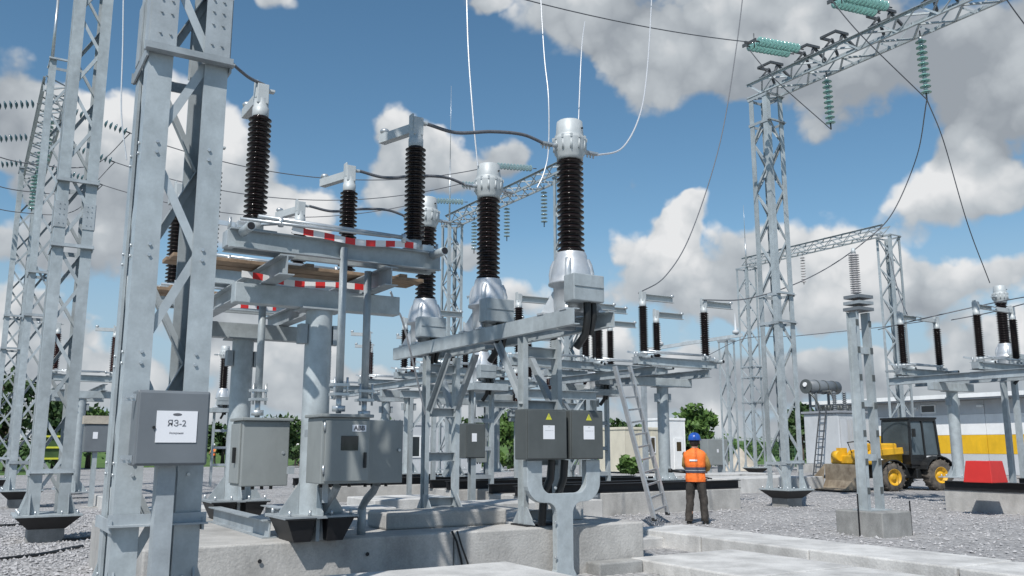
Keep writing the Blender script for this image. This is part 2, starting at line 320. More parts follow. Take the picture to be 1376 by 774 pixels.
    def tube(s, pts, r, n=6):
        pts = [Vector(q) for q in pts]; v = []; up = Vector((0.13, 0.37, 0.91)).normalized()
        for i, q in enumerate(pts):
            dd = (pts[min(i + 1, len(pts) - 1)] - pts[max(i - 1, 0)]).normalized()
            sd = dd.cross(up)
            if sd.length < 1e-3: sd = dd.cross(Vector((1, 0, 0)))
            sd.normalize(); u2 = sd.cross(dd)
            v += [q + (sd * cos(2 * pi * k / n) + u2 * sin(2 * pi * k / n)) * r for k in range(n)]
        f = [(i * n + k, i * n + (k + 1) % n, (i + 1) * n + (k + 1) % n, (i + 1) * n + k) for i in range(len(pts) - 1) for k in range(n)]
        s.add(v, f, True); m = len(pts) - 1
        return s.add([v[k] for k in range(n)] + [v[m * n + k] for k in range(n)], [tuple(range(n))[::-1], tuple(range(n, 2 * n))])
    def loft(s, rings, n=16, smooth=True):            # rings: (cx, cy, z, rx, ry)
        v = [(cx + rx * cos(2 * pi * k / n), cy + ry * sin(2 * pi * k / n), z) for cx, cy, z, rx, ry in rings for k in range(n)]
        f = [(i * n + k, i * n + (k + 1) % n, (i + 1) * n + (k + 1) % n, (i + 1) * n + k) for i in range(len(rings) - 1) for k in range(n)]
        s.add(v, f, smooth); m = len(rings) - 1
        return s.add([v[k] for k in range(n)] + [v[m * n + k] for k in range(n)], [tuple(range(n))[::-1], tuple(range(n, 2 * n))], smooth)
    def mesh(s, name):
        me = bpy.data.meshes.new(name); me.from_pydata(s.v, [], s.f); me.polygons.foreach_set('use_smooth', s.s)
        b = bmesh.new(); b.from_mesh(me); bmesh.ops.recalc_face_normals(b, faces=b.faces); b.to_mesh(me); b.free(); return me
    def build(s, name, m, parent=None, bev=0.0, loc=(0, 0, 0), kind=None):
        return place(s.mesh(name), name, M[m] if isinstance(m, str) else m, parent, bev, loc, kind)

def place(me, name, m, parent=None, bev=0.0, loc=(0, 0, 0), kind=None):
    if m is not None and not me.materials: me.materials.append(m)
    o = bpy.data.objects.new(name, me); COL.objects.link(o); o.location = loc
    if parent is not None: o.parent = parent
    if bev:
        q = o.modifiers.new('bevel', 'BEVEL'); q.width = bev; q.segments = 2; q.limit_method = 'ANGLE'; q.angle_limit = radians(40)
    if kind: o['kind'] = kind
    return o
def tag(o, label, cat, group=None):
    o['label'] = label; o['category'] = cat
    if group: o['group'] = group
    return o
def thing(name, label, cat, loc=(0, 0, 0), rz=0.0, group=None):
    o = bpy.data.objects.new(name, None); COL.objects.link(o); o.location = loc; o.rotation_euler = (0, 0, rz); o.empty_display_size = 0.2
    return tag(o, label, cat, group)
def dup(o, loc=None, rz=None, label=None, group=None, parent=None):
    c = o.copy(); COL.objects.link(c)
    if parent is not None: c.parent = parent
    if loc is not None: c.location = loc
    if rz is not None: c.rotation_euler = (0, 0, rz)
    if label: c['label'] = label
    if group: c['group'] = group
    for ch in list(KIDS(o)): dup(ch, parent=c)
    return c
def KIDS(o): return o.children
def struct(o): o['kind'] = 'structure'; return o
def text(body, size, m, parent, loc, rot=(pi / 2, 0, 0), name='lettering', bold=0.0):
    cu = bpy.data.curves.new(name, 'FONT'); cu.body = body; cu.size = size; cu.align_x = 'CENTER'; cu.align_y = 'CENTER'
    cu.extrude = 0.0008; cu.offset = bold; cu.resolution_u = 3
    o = bpy.data.objects.new('tmp_text', cu); COL.objects.link(o)
    bpy.context.view_layer.update()
    me = bpy.data.meshes.new_from_object(o.evaluated_get(bpy.context.evaluated_depsgraph_get()))
    bpy.data.objects.remove(o); me.name = name; me.materials.clear(); me.materials.append(M[m])
    q = bpy.data.objects.new(name, me); COL.objects.link(q); q.parent = parent; q.location = loc; q.rotation_euler = rot
    return q

# ------------------------------------------------------------------ ground
def sheet(name, x0, x1, y0, y1, z, m, nx=1, ny=1):
    b = MB(); v = [(x0 + (x1 - x0) * i / nx, y0 + (y1 - y0) * j / ny, z) for j in range(ny + 1) for i in range(nx + 1)]
    b.add(v, [(j * (nx + 1) + i, j * (nx + 1) + i + 1, (j + 1) * (nx + 1) + i + 1, (j + 1) * (nx + 1) + i) for j in range(ny) for i in range(nx)])
    return struct(b.build(name, m))
sheet('ground', -1500, 1500, -1500, 1500, -0.03, 'grass')
sheet('gravel_yard', -22, 74, -30, 58, 0.0, 'gravel')
sheet('gravel_apron', 6, 74, 58, 74, 0.0, 'gravel')

def stones():
    rs = np.random.RandomState(3); pts = []
    def zone(n, cond, x0, x1, y0, y1, s0, s1):
        k = 0
        while k < n:
            u_ = rs.uniform() ** 2.2
            x = rs.uniform(x0, x1); y = rs.uniform(y0, y1)
            if cond(x, y): pts.append((x, y, s0 + (s1 - s0) * u_)); k += 1
    def left(x, y):
        f = x * S_ + y * C_; s = x * C_ - y * S_
        return f > 9.5 and -0.64 < s / f < -0.25 and not (2.0 < x < 8 and 9.3 < y < 15)
    def right(x, y):
        f = x * S_ + y * C_; s = x * C_ - y * S_
        return f > 10 and 0.1 < s / f < 0.62 and x > 11.1 and f < 30
    zone(9000, left, -3, 4, 10, 25, 0.010, 0.042)
    zone(7500, right, 11, 26, 3, 22, 0.010, 0.042)
    P_ = np.array(pts); n = len(P_)
    base = np.array([(1, 0, 0), (-1, 0, 0), (0, 1, 0), (0, -1, 0), (0, 0, 1), (0, 0, -1)], float)
    F0 = np.array([(0, 2, 4), (2, 1, 4), (1, 3, 4), (3, 0, 4), (2, 0, 5), (1, 2, 5), (3, 1, 5), (0, 3, 5)])
    V = np.zeros((n, 6, 3)); ang = rs.uniform(0, 6.28, n)
    jit = rs.uniform(0.6, 1.35, (n, 6, 1)); V[:] = base[None] * jit + rs.uniform(-0.3, 0.3, (n, 6, 3))
    V *= P_[:, 2][:, None, None]; V[:, :, 2] *= 0.75
    c, s = np.cos(ang)[:, None], np.sin(ang)[:, None]; x = V[:, :, 0].copy(); y = V[:, :, 1].copy()
    V[:, :, 0] = x * c - y * s + P_[:, 0][:, None]; V[:, :, 1] = x * s + y * c + P_[:, 1][:, None]; V[:, :, 2] += (P_[:, 2] * 0.3)[:, None]
    fc = (F0[None] + (np.arange(n) * 6)[:, None, None]).reshape(-1, 3)
    me = bpy.data.meshes.new('gravel_stones'); me.from_pydata(V.reshape(-1, 3).tolist(), [], fc.tolist())
    tag(place(me, 'gravel_stones', M['stone'], kind='stuff'), 'loose crushed grey stones lying over the yard', 'gravel')
stones()

# ------------------------------------------------------------------ lattice towers
def gusset_mesh():
    return MB().prism([(0, 0), (0.16, 0), (0.16, 0.012), (0, 0.012)], 0, 0.02)
def tower(name, label, b, a, h, w=0.74, lw=0.2, panel=0.74, near=True, group=None, ties=(), splices=(), rod=0.0, ped=True, bw=0.06, bolts=False):
    t = thing(name, label, 'lattice tower', (b, a, 0), 0, group); H = w / 2; z0 = 0.47 if ped else 0.02; th = 0.014 + lw * 0.03
    if ped:
        MB().cbx((0, 0, 0.0), (0.56, 0.56, 0.46)).build('concrete_stub', 'concd', t, 0.01)
        v = []
        for z, q in ((0.225, 0.29), (0.43, 0.50)): v += [(-q, -q, z), (q, -q, z), (q, q, z), (-q, q, z)]
        MB().add(v, [(0, 3, 2, 1), (4, 5, 6, 7), (0, 1, 5, 4), (1, 2, 6, 5), (2, 3, 7, 6), (3, 0, 4, 7)]).build('pedestal', 'black', t)
        pl = MB().cbx((0, 0, 0.45), (1.04, 1.04, 0.035)).build('base_plate', 'galv', t, 0.004)
        bo = MB()
        for sx in (-1, 1):
            for sy in (-1, 1):
                for ox, oy in ((0.44, 0.2), (0.2, 0.44), (0.44, 0.44)):
                    bo.cyl((sx * ox, sy * oy, 0.467), (sx * ox, sy * oy, 0.53), 0.018, n=8)
        bo.build('anchor_bolts', 'zinc', t, kind='stuff')
    leg = None
    for sx in (-1, 1):
        for sy in (-1, 1):
            poly = [(sx * (H - x), sy * (H - y)) for x, y in [(0, 0), (lw, 0), (lw, th), (th, th), (th, lw), (0, lw)]]
            MB().prism(poly, z0, h).build('leg', 'galv', t)
            if ped:
                g = MB()
                g.add([(sx * (H + .003), sy * (H - .02), z0), (sx * (H + 0.12), sy * (H - .02), z0), (sx * (H + .003), sy * (H - .02), z0 + 0.34),
                       (sx * (H + .003), sy * (H - .034), z0), (sx * (H + 0.12), sy * (H - .034), z0), (sx * (H + .003), sy * (H - .034), z0 + 0.34)],
                      [(0, 1, 2), (5, 4, 3), (0, 3, 4, 1), (1, 4, 5, 2), (2, 5, 3, 0)])
                g.add([(sx * (H - .02), sy * (H + .003), z0), (sx * (H - .02), sy * (H + .12), z0), (sx * (H - .02), sy * (H + .003), z0 + 0.34),
                       (sx * (H - .034), sy * (H + .003), z0), (sx * (H - .034), sy * (H + .12), z0), (sx * (H - .034), sy * (H + .003), z0 + 0.34)],
                      [(0, 1, 2), (5, 4, 3), (0, 3, 4, 1), (1, 4, 5, 2), (2, 5, 3, 0)])
                g.build('gusset', 'galv', t)
    faces = [((-1, -1), (1, -1), (0, -1)), ((1, -1), (1, 1), (1, 0)), ((1, 1), (-1, 1), (0, 1)), ((-1, 1), (-1, -1), (-1, 0))]
    IN = H - lw * 0.55
    meshes = {}; joined = MB(); n = int((h - z0 - 0.3) / panel)
    for k, (c0, c1, nn) in enumerate(faces):
        off = H - th - 0.004
        for dirn in (0, 1):
            q0 = Vector((c0[0] * IN, c0[1] * IN, 0)); q1 = Vector((c1[0] * IN, c1[1] * IN, 0))
            for q in (q0, q1):
                if nn[0]: q.x = nn[0] * off
                else: q.y = nn[1] * off
            a0, a1 = (q0, q1) if dirn == 0 else (q1, q0)
            m_ = MB().ang(a0, a1 + Vector((0, 0, panel)), bw, 0.007, (-nn[0], -nn[1], 0))
            meshes[k, dirn] = m_.mesh('brace') if near else m_
        for i in range(n):
            dr = (i + k) % 2; z = z0 + 0.25 + i * panel
            if near: place(meshes[k, dr], 'brace', M['brace'], t, loc=(0, 0, z))
            else: joined.add([(x, y, zz + z) for x, y, zz in meshes[k, dr].v], meshes[k, dr].f)
    if not near: joined.build('bracing', 'brace', t, kind='stuff')
    for z in list(ties) + [h - 0.05]:
        m_ = MB(); q = H + 0.012
        for (c0, c1, nn) in faces:
            p0 = Vector((c0[0] * (q + .02), c0[1] * (q + .02), z)); p1 = Vector((c1[0] * (q + .02), c1[1] * (q + .02), z))
            for pp in (p0, p1):
                if nn[0]: pp.x = nn[0] * q
                else: pp.y = nn[1] * q
            m_.ang(p0, p1, 0.075, 0.012, (0, 0, 1), 1, 1) if nn[0] == 0 and nn[1] == -1 else m_.bar(p0, p1, 0.014, 0.08)
        m_.build('tie', 'galv2', t)
    for z in splices:
        for sx in (-1, 1):
            for sy in (-1, 1):
                m_ = MB()
                x0, x1 = sorted((sx * (H - lw - 0.012), sx * (H + .004))); y0, y1 = sorted((sy * (H + .002), sy * (H + .014)))
                m_.bx(x0, x1, y0, y1, z - 0.24, z + 0.24)
                x2, x3 = sorted((sx * (H + .002), sx * (H + .014))); y2, y3 = sorted((sy * (H - lw), sy * (H + .001)))
                m_.bx(x2, x3, y2, y3, z - 0.24, z + 0.24)
                for dz in (-.16, .0, .1, .19):
                    for dx in (0.06, 0.13):
                        yy = sy * (H + .014); m_.cyl((sx * (H - dx), yy, z + dz), (sx * (H - dx), yy + sy * .012, z + dz), 0.009, n=6)
                m_.build('splice_plate', 'galv2', t)
    if bolts:
        m_ = MB()
        for i in range(n + 1):
            z = z0 + 0.25 + i * panel
            for sx in (-1, 1):
                for sy in (-1, 1):
                    for dz in (-.045, .03):
                        x = sx * (H - lw * .6); y = sy * (H - lw * .6)
                        m_.cyl((x, sy * H, z + dz), (x, sy * (H + .013), z + dz), .012, n=6); m_.cyl((sx * H, y, z + dz), (sx * (H + .013), y, z + dz), .012, n=6)
        m_.build('bolt_heads', 'zinc', t, kind='stuff')
    if rod:
        MB().cyl((-H + .05, -H + .05, h), (-H + .05, -H + .05, h + rod * 0.45), 0.045, 0.035, 8).cyl((-H + .05, -H + .05, h + rod * 0.45), (-H + .05, -H + .05, h + rod), 0.02, 0.008, 6).build('lightning_rod', 'zinc', t)
    return t
GT = 'galvanised lattice towers of the gantries'
T1 = tower('lattice_tower', 'big nearest grey lattice tower with wide angle legs at the left', 1.14, 6.60, 11.5, w=.55, lw=.165, bolts=True, ties=(1.09, 4.36), splices=(4.68,), group=GT)
T2 = tower('lattice_tower', 'second grey lattice tower, on a black flared pedestal left of the nearest one', 1.335, 17.52, 11.5, w=.64, lw=.185, ties=(1.15, 6.3, 5.1), splices=(5.7,), group=GT)
T3 = tower('lattice_tower', 'grey lattice tower with a lightning rod, just left behind the second tower', 1.42, 27.4, 12.6, w=.64, lw=.17, ties=(1.15, 6.3, 5.1), near=True, rod=4.5, group=GT)
T4 = tower('lattice_tower', 'leftmost and farthest grey lattice tower of the left row', 1.2, 37.2, 12.0, near=False, w=.7, lw=.17, ties=(1.15, 5.1, 6.3), group=GT)
T5 = tower('lattice_tower', 'tall grey lattice tower carrying the glass insulator beam at upper right', 19.25, 17.0, 11.75, w=.67, lw=0.16, ties=(1.15, 5.0, 5.8, 10.9), group=GT)
T6 = tower('lattice_tower', 'grey lattice tower at the near end of the upper right beam', 19.25, 6.6, 11.75, near=False, lw=0.17, group=GT)
T7 = tower('lattice_tower', 'distant lattice tower with a long white rod, left end of the beam behind the transformers', 18.3, 35.0, 11.7, near=False, lw=0.13, rod=6.6, ties=(5, 6), group=GT)
T8 = tower('lattice_tower', 'distant lattice tower hidden behind the nearest current transformer', 18.55, 26.2, 11.7, near=False, lw=0.13, group=GT)
T9 = tower('lattice_tower', 'thin distant lattice tower with a rod, left end of the far right beam', 37.4, 35.1, 11.7, near=False, lw=0.13, w=0.8, rod=3.6, ties=(4, 5.4, 6), group=GT)
T10 = tower('lattice_tower', 'thin distant lattice tower at the right end of the far right beam', 38.3, 26.5, 11.9, near=False, lw=0.13, w=0.8, ties=(5.2,), group=GT)
T11 = tower('lattice_tower', 'narrow short lattice mast carrying the end of a pipe busbar', 30.6, 30.2, 6.6, near=False, lw=0.11, w=0.55, ped=False, group='busbar masts')

def truss(name, label, x, y0, y1, z, w=0.6, hh=0.46, near=False, cw=0.07, group='gantry beams'):
    t = thing(name, label, 'gantry beam', (x, (y0 + y1) / 2, z), 0, group); L = (y1 - y0) / 2
    for sx in (-1, 1):
        for sz in (0, 1):
            MB().ang((sx * w / 2, -L, sz * hh), (sx * w / 2, L, sz * hh), cw, 0.009, (0, 0, 1), sx, -1 if sz else 1).build('chord', 'galv', t)
    n = int((2 * L) / 0.55); pn = 2 * L / n; J = MB(); sh = {}
    for sx in (-1, 1):
        for dr in (0, 1): sh['v', sx, dr] = MB().ang((sx * (w / 2 - .01), 0, hh * dr), (sx * (w / 2 - .01), pn, hh * (1 - dr)), 0.045, 0.006, (sx, 0, 0))
    for sz in (0, 1):
        for dr in (0, 1): sh['h', sz, dr] = MB().ang((w / 2 * (1 - 2 * dr), 0, hh * sz), (-w / 2 * (1 - 2 * dr), pn, hh * sz), 0.045, 0.006, (0, 0, 1))
    ms = {k: q.mesh('lacing') for k, q in sh.items()} if near else None
    for i in range(n):
        for k, q in sh.items():
            if k[2] != (i + (k[1] == 1)) % 2: continue
            y = -L + i * pn
            if near: place(ms[k], 'lacing', M['brace'], t, loc=(0, y, 0))
            else: J.add([(a_, b_ + y, c_) for a_, b_, c_ in q.v], q.f)
    if not near: J.build('lacing', 'brace', t, kind='stuff')
    return t
truss('gantry_beam', 'lattice gantry beam hung with green glass insulators at upper right', 19.25, 6.8, 17.4, 11.76, near=True)
truss('gantry_beam', 'distant lattice beam behind the current transformers', 18.45, 25.9, 35.4, 11.72)
truss('gantry_beam', 'far right distant lattice beam between two thin towers', 37.8, 26.2, 35.5, 11.9)
truss('gantry_beam', 'lattice beam overhead between the two nearest left towers', 1.2, 6.7, 17.5, 11.5)
truss('gantry_beam', 'lattice beam seen end on inside the left towers', 1.35, 27.5, 37.4, 11.7)

# ------------------------------------------------------------------ insulator strings of glass discs
DISC = MB().lathe([(0.02, 0.0), (0.05, -0.005), (0.128, -0.05), (0.13, -0.062), (0.10, -0.058), (0.085, -0.072), (0.06, -0.055), (0.03, -0.07), (0.016, -0.075)], n=14).mesh('glass_disc')
DCAP = MB().lathe([(0.012, 0.075), (0.045, 0.07), (0.05, 0.01), (0.03, -0.003)], n=8).mesh('disc_cap')
def string(label, p0, p1, n=9, m='glass', group='glass insulator strings', caps=True):
    p0 = Vector(p0); p1 = Vector(p1); dd = p1 - p0; L = dd.length
    t = thing('insulator_string', label, 'insulator', p0, 0, group); t.rotation_euler = (-dd).to_track_quat('Z', 'Y').to_euler()
    sp_ = 0.146 if L / (n + 1.2) > 0.146 else L / (n + 1.2); s0 = (L - sp_ * n) / 2
    for i in range(n):
        o = bpy.data.objects.new('glass_disc', DISC); COL.objects.link(o); o.parent = t; o.location = (0, 0, -(s0 + (i + 0.5) * sp_))
        if not DISC.materials: DISC.materials.append(None)
        o.material_slots[0].link = 'OBJECT'; o.material_slots[0].material = M[m]
        if caps: place(DCAP, 'metal_cap', M['zinc'], o)
    MB().cyl((0, 0, 0), (0, 0, -s0), 0.018, n=6).build('end_fitting', 'fit', t)
    MB().cyl((0, 0, -L + s0), (0, 0, -L), 0.022, n=6).build('end_fitting', 'fit', t)
    return t
# two strings that hang from the right beam, two double strings in tension
def bx_z(px, py): return at(px, py, b=19.25)
h1 = at(1110, 98, b=19.25); h2 = at(1236, 45, b=19.25)
s1e = Vector((19.3, h1.y, h1.z - 1.62)); s2e = Vector((19.3, h2.y, h2.z - 1.72))
string('green glass string hanging under the right beam, the lower left one', (19.25, h1.y, 11.75), s1e, 9)
string('green glass string hanging under the right beam, the higher right one', (19.25, h2.y, 11.75), s2e, 10)
ten = []
for k, (pA, pB, q) in enumerate((((1050, 85), (1104, 82), 'lower pair'), ((1170, 30), (1226, 24), 'upper pair'))):
    yb = h1.y + 0.55 if k == 0 else h2.y + 0.6
    P1 = Vector((18.85, yb, 12.45)); P0 = Vector((16.95, yb, 12.22))
    for j in (0, 1):
        oy = 0.17 * (j * 2 - 1)
        string('green glass tension string at right beam, %s, %s of pair' % (q, 'far one' if j else 'near one'), P1 + Vector((0, oy, 0)), P0 + Vector((0, oy, 0)), 11, group='glass tension strings', caps=False)
    y = MB().bar(P0 + Vector((-.05, -.24, 0)), P0 + Vector((-.05, .24, 0)), 0.03, 0.09).bar(P0 + Vector((-.02, 0, 0)), P0 + Vector((-.22, 0, -.02)), 0.04, 0.06).cyl(P0 + Vector((-.05, -.17, -.2)), P0 + Vector((-.05, -.17, .2)), .014).build('yoke_plate', 'fit')
    tag(y, 'dark yoke plate joining two glass strings, %s' % q, 'fitting', 'yoke plates on the right beam')
    ten.append((P0, yb))
# dark brackets that stand on the beam
def bracket(label, y):
    t = thing('beam_bracket', label, 'bracket', (19.25, y, 12.23), 0, 'dark brackets on the right beam')
    m_ = MB()
    for sy in (-0.28, 0.28):
        m_.bar((-.3, sy, 0), (-.05, sy * .6, .34), .07, .05).bar((.3, sy, 0), (-.05, sy * .6, .34), .07, .05)
    m_.bar((-.3, -.3, 0.02), (-.3, .3, 0.02), .06, .05); m_.build('frame', 'fit', t)
    MB().bar((-.42, -.24, .3), (.1, -.24, .34), .05, .07).bar((-.42, .24, .3), (.1, .24, .34), .05, .07).bar((-.4, -.26, .31), (-.4, .26, .31), .06, .06).build('arm', 'fit', t)
for lab, y in (('dark bracket on the right beam next to its left tower', 16.6), ('dark bracket on the right beam between the two glass tension strings, lower', 14.35),
               ('dark bracket on the right beam by the lower tension string', 15.3), ('dark bracket on the right beam by the upper tension string', 12.9), ('dark bracket on the right beam nearest the top edge of the photo', 11.4)):
    bracket(lab, y)
# left strings seen through the towers
LS = []
for i, y in enumerate((29.0, 32.4, 35.6)):
    w_ = ('nearest and highest', 'middle', 'farthest and lowest')[i]
    string('pale glass tension string left of the left towers, %s of three' % w_, (1.05, y, 11.85), (-1.0, y, 11.3), 13, 'glassd', 'left tension strings', False)
    string('pale glass tension string right of the left towers, %s of three' % w_, (1.65, y, 11.85), (3.6, y, 11.4), 12, 'glassd', 'left tension strings', False)
    string('green glass string hanging inside the left towers, %s of three' % w_, (1.35, y + .6, 11.7), (1.35, y + .6, 10.2), 10, 'glass', 'left hanging strings', False)
    LS.append(y)
for i, y in enumerate((27.6, 30.4, 33.2)):
    string('glass string hanging below the distant beam behind the current transformers, %s' % ('nearest CT', 'middle one', 'left one')[i], (18.45, y, 11.7), (18.45, y, 10.0), 9, 'glassw', 'distant hanging strings', False)
    string('glass tension string on top of the distant beam, %s' % ('right one', 'middle one', 'left one')[i], (18.1, y, 12.3), (16.2, y, 12.1), 11, 'glassw', 'distant tension strings', False)
for i, y in enumerate((31.4,)):
    string('small grey string hanging below the far right beam', (37.8, y, 11.9), (37.8, y, 10.2), 10, 'porcg', 'far hanging strings', False)

# ------------------------------------------------------------------ porcelain insulator profile
def sheds(h, core, rad, n, z0=0.0):
    pr = [(core, z0)]; st = h / n
    for i in range(n):
        z = z0 + i * st
        pr += [(core, z + st * 0.25), (rad, z + st * 0.36), (rad, z + st * 0.46), (core, z + st * 0.88)]
    return pr + [(core, z0 + h)]

# ------------------------------------------------------------------ current transformers
def make_ct(label, loc, group='current transformers'):
    t = thing('current_transformer', label, 'current transformer', loc, 0, group)
    tank = MB().lathe([(0.20, 0.0), (0.225, 0.03), (0.235, 0.1), (0.235, 0.36), (0.30, 0.375), (0.30, 0.405), (0.275, 0.42), (0.272, 0.48), (0.255, 0.58), (0.225, 0.68), (0.205, 0.735), (0.205, 0.76), (0.19, 0.80)], n=28)
    tk = tank.build('tank', 'alu', t)
    for k in range(4):                                  # raised lifting humps on the dome
        rb = MB(); an = pi / 4 + k * pi / 2; c, s = cos(an), sin(an)
        pts = [(0.245 * c, 0.245 * s, 0.42), (0.255 * c, 0.255 * s, 0.52), (0.235 * c, 0.235 * s, 0.62), (0.20 * c, 0.20 * s, 0.69)]
        rb.tube(pts, 0.045, 8).build('lifting_lug', 'alu', tk)
    for k in range(4):
        an = pi / 4 + k * pi / 2; c, s = cos(an), sin(an); px_, py_ = -s, c
        f_ = MB(); q = []
        for r, z in ((0.20, 0.02), (0.40, 0.0), (0.40, 0.035), (0.245, 0.30), (0.20, 0.30)):
            q.append((r, z))
        n = len(q); v = [(r * c + px_ * e, r * s + py_ * e, z) for e in (-.018, .018) for r, z in q]
        f_.add(v, [tuple(range(n))[::-1], tuple(range(n, 2 * n))] + [(i, (i + 1) % n, n + (i + 1) % n, n + i) for i in range(n)])
        f_.cbx((0.36 * c, 0.36 * s, 0.012), (0.14, 0.14, 0.024)); f_.build('foot', 'alu', t)
    bxx = MB().bx(-0.30, 0.17, -0.47, -0.25, 0.10, 0.44).build('terminal_box', 'galv', t, 0.012)
    MB().bx(-0.288, 0.158, -0.482, -0.4715, 0.28, 0.284).build('lid_joint', 'galv2', bxx)
    ca = MB().tube([(-0.02, -0.36, 0.11), (-0.02, -0.36, -0.1), (-.03, -0.32, -0.3), (-.08, -0.2, -0.45)], 0.05, 8).tube([(0.08, -0.36, 0.11), (0.08, -0.36, -0.08), (0.06, -0.3, -0.3)], 0.04, 8)
    ca.build('control_cable', 'blackp', t)
    MB().lathe(sheds(1.26, 0.135, 0.178, 17, 0.80), n=26).build('insulator', 'porc', t)
    hd = MB().lathe([(0.15, 2.055), (0.175, 2.06), (0.175, 2.10), (0.205, 2.15), (0.215, 2.21), (0.222, 2.33), (0.222, 2.35), (0.19, 2.36), (0.187, 2.40)], n=24).build('head_housing', 'cap', t)
    pet = MB()
    for k in range(12):
        an = k * pi / 6; c, s = cos(an), sin(an)
        pet.cbx((0.214 * c, 0.214 * s, 2.34), (0.03, 0.03, 0.05)); pet.cyl((0.205 * c, 0.205 * s, 2.17), (0.215 * c, 0.215 * s, 2.30), 0.02, 0.012, 6)
    pet.build('clamp_lugs', 'cap', hd, kind='stuff')
    MB().lathe([(0.186, 2.375), (0.186, 2.40), (0.172, 2.585), (0.155, 2.598)], n=24).build('expansion_cap', 'cap', t)
    MB().cyl((0.07, -0.174, 2.47), (0.075, -0.19, 2.47), 0.014, n=8).build('drain_plug', 'black', t)
    for sx in (-1, 1):
        q = MB().cyl((sx * 0.2, 0, 2.23), (sx * 0.3, 0, 2.225), 0.03).bx(*sorted((sx * 0.29, sx * 0.44)), -0.05, 0.05, 2.21, 2.235)
        for j in range(3): q.cyl((sx * (0.31 + j * .05), 0.03, 2.17), (sx * (0.31 + j * .05), 0.03, 2.26), 0.012, n=6)
        q.build('terminal', 'zinc', t)
    return t
ZB = 3.27
ct = make_ct('largest nearest brown ribbed current transformer at the right end of the beam', (6.5, 9.1, ZB))
for (x, y, z, lab) in ((6.5, 11.25, ZB, 'middle brown ribbed current transformer on the beam'), (6.5, 13.4, ZB, 'left brown ribbed current transformer, smallest of the three on the beam'),
                       (15.2, 20.05, 3.2, 'silver footed current transformer far behind the ladder'), (11.2, 19.7, 3.2, 'distant silver current transformer seen below the middle of the beam'),
                       (9.1, 38.0, 3.2, 'distant current transformer seen between the nearest tower and the thick column'), (26.9, 14.9, 3.9, 'white capped current transformer at the right edge'),):
    dup(ct, (x, y, z), 0, lab)

# ------------------------------------------------------------------ CT support frame
def ct_frame(loc, label, a0, a1, leg_y, zf):
    t = thing('support_frame', label, 'support frame', loc, 0, 'transformer support frames'); ztop = -0.0
    for sx in (-1, 1):
        MB().chan((sx * 0.27, a0, -0.10), (sx * 0.27, a1, -0.10), 0.09, 0.20, 0.012, (0, 0, 1), -sx).build('channel_beam', 'galv', t)
    for y in (a0 + 0.35, a0 + .75, (a0 + a1) / 2, a1 - .75, a1 - .35):
        MB().bx(-.22, .22, y - .05, y + .05, -.17, -.10).build('cross_bar', 'galv2', t)
    for j, y in enumerate(leg_y):
        zz = zf[j] - loc[2]
        for sx in (-1, 1):
            MB().chan((sx * .27, y, zz + .02), (sx * .27, y, -.24), 0.07, 0.15, 0.01, (0, 1, 0), -sx).build('leg', 'galv', t)
            MB().add([(sx * .27 - .005, y - .26, zz + .02), (sx * .27 - .005, y + .26, zz + .02), (sx * .27 - .005, y + .08, zz + .24), (sx * .27 - .005, y - .08, zz + .24),
                      (sx * .27 + .012, y - .26, zz + .02), (sx * .27 + .012, y + .26, zz + .02), (sx * .27 + .012, y + .08, zz + .24), (sx * .27 + .012, y - .08, zz + .24)],
                     [(0, 1, 2, 3), (7, 6, 5, 4), (0, 4, 5, 1), (1, 5, 6, 2), (2, 6, 7, 3), (3, 7, 4, 0)]).build('foot_gusset', 'galv2', t)
            ky = 1 if j == 0 else -1
            MB().ang((sx * .22, y + ky * .05, -1.12), (sx * .22, y + ky * .72, -.25), 0.08, 0.01, (sx, 0, 0)).build('knee_brace', 'galv2', t)
            if j == 1 and sx > 0: MB().ang((sx * .22, y + .05, -1.12), (sx * .22, y + .62, -.25), 0.08, 0.01, (sx, 0, 0)).build('knee_brace', 'galv2', t)
        n = 4
        for i in range(n):
            z = zz + 0.12 + (-0.55 - zz) * i / (n - 1)
            MB().chan((-.235, y, z), (.235, y, z), 0.08, 0.14, 0.01, (0, 0, 1), 1).build('tie', 'galv2', t)
        MB().bx(-.34, .34, y - .2, y + .2, zz, zz + .02).build('foot_plate', 'black', t)
    return t
ct_frame((6.5, 0, 3.27), 'grey steel frame carrying the three brown current transformers', 8.62, 13.98, (9.85, 12.75), (0.60, 0.62))

# ------------------------------------------------------------------ foundations
def block(name, label, x0, x1, y0, y1, z0, z1, m, group=None, cat='concrete block', bev=0.02):
    c = Vector(((x0 + x1) / 2, (y0 + y1) / 2, z0)); b = MB().bx(x0 - c.x, x1 - c.x, y0 - c.y, y1 - c.y, 0, z1 - z0).build(name, m, None, bev, c)
    return tag(b, label, cat, group)
block('foundation_block', 'long pale concrete foundation wall under the thick column, left half', 1.6, 5.05, 9.52, 13.6, -0.1, 0.60, 'conc', 'concrete foundations')
block('foundation_block', 'long concrete foundation wall behind the forked cabinet stand, right half', 5.06, 7.93, 9.50, 13.6, -0.1, 0.60, 'conc', 'concrete foundations')
block('foundation_block', 'raised concrete block on the long foundation under the left frame leg', 4.45, 6.17, 10.15, 10.75, 0.60, 0.80, 'conc', 'concrete foundations', bev=0.03)
block('foundation_block', 'small pale concrete block standing behind the forked stand on the foundation', 6.95, 7.45, 10.2, 10.7, 0.60, 0.86, 'concl', 'concrete foundations')
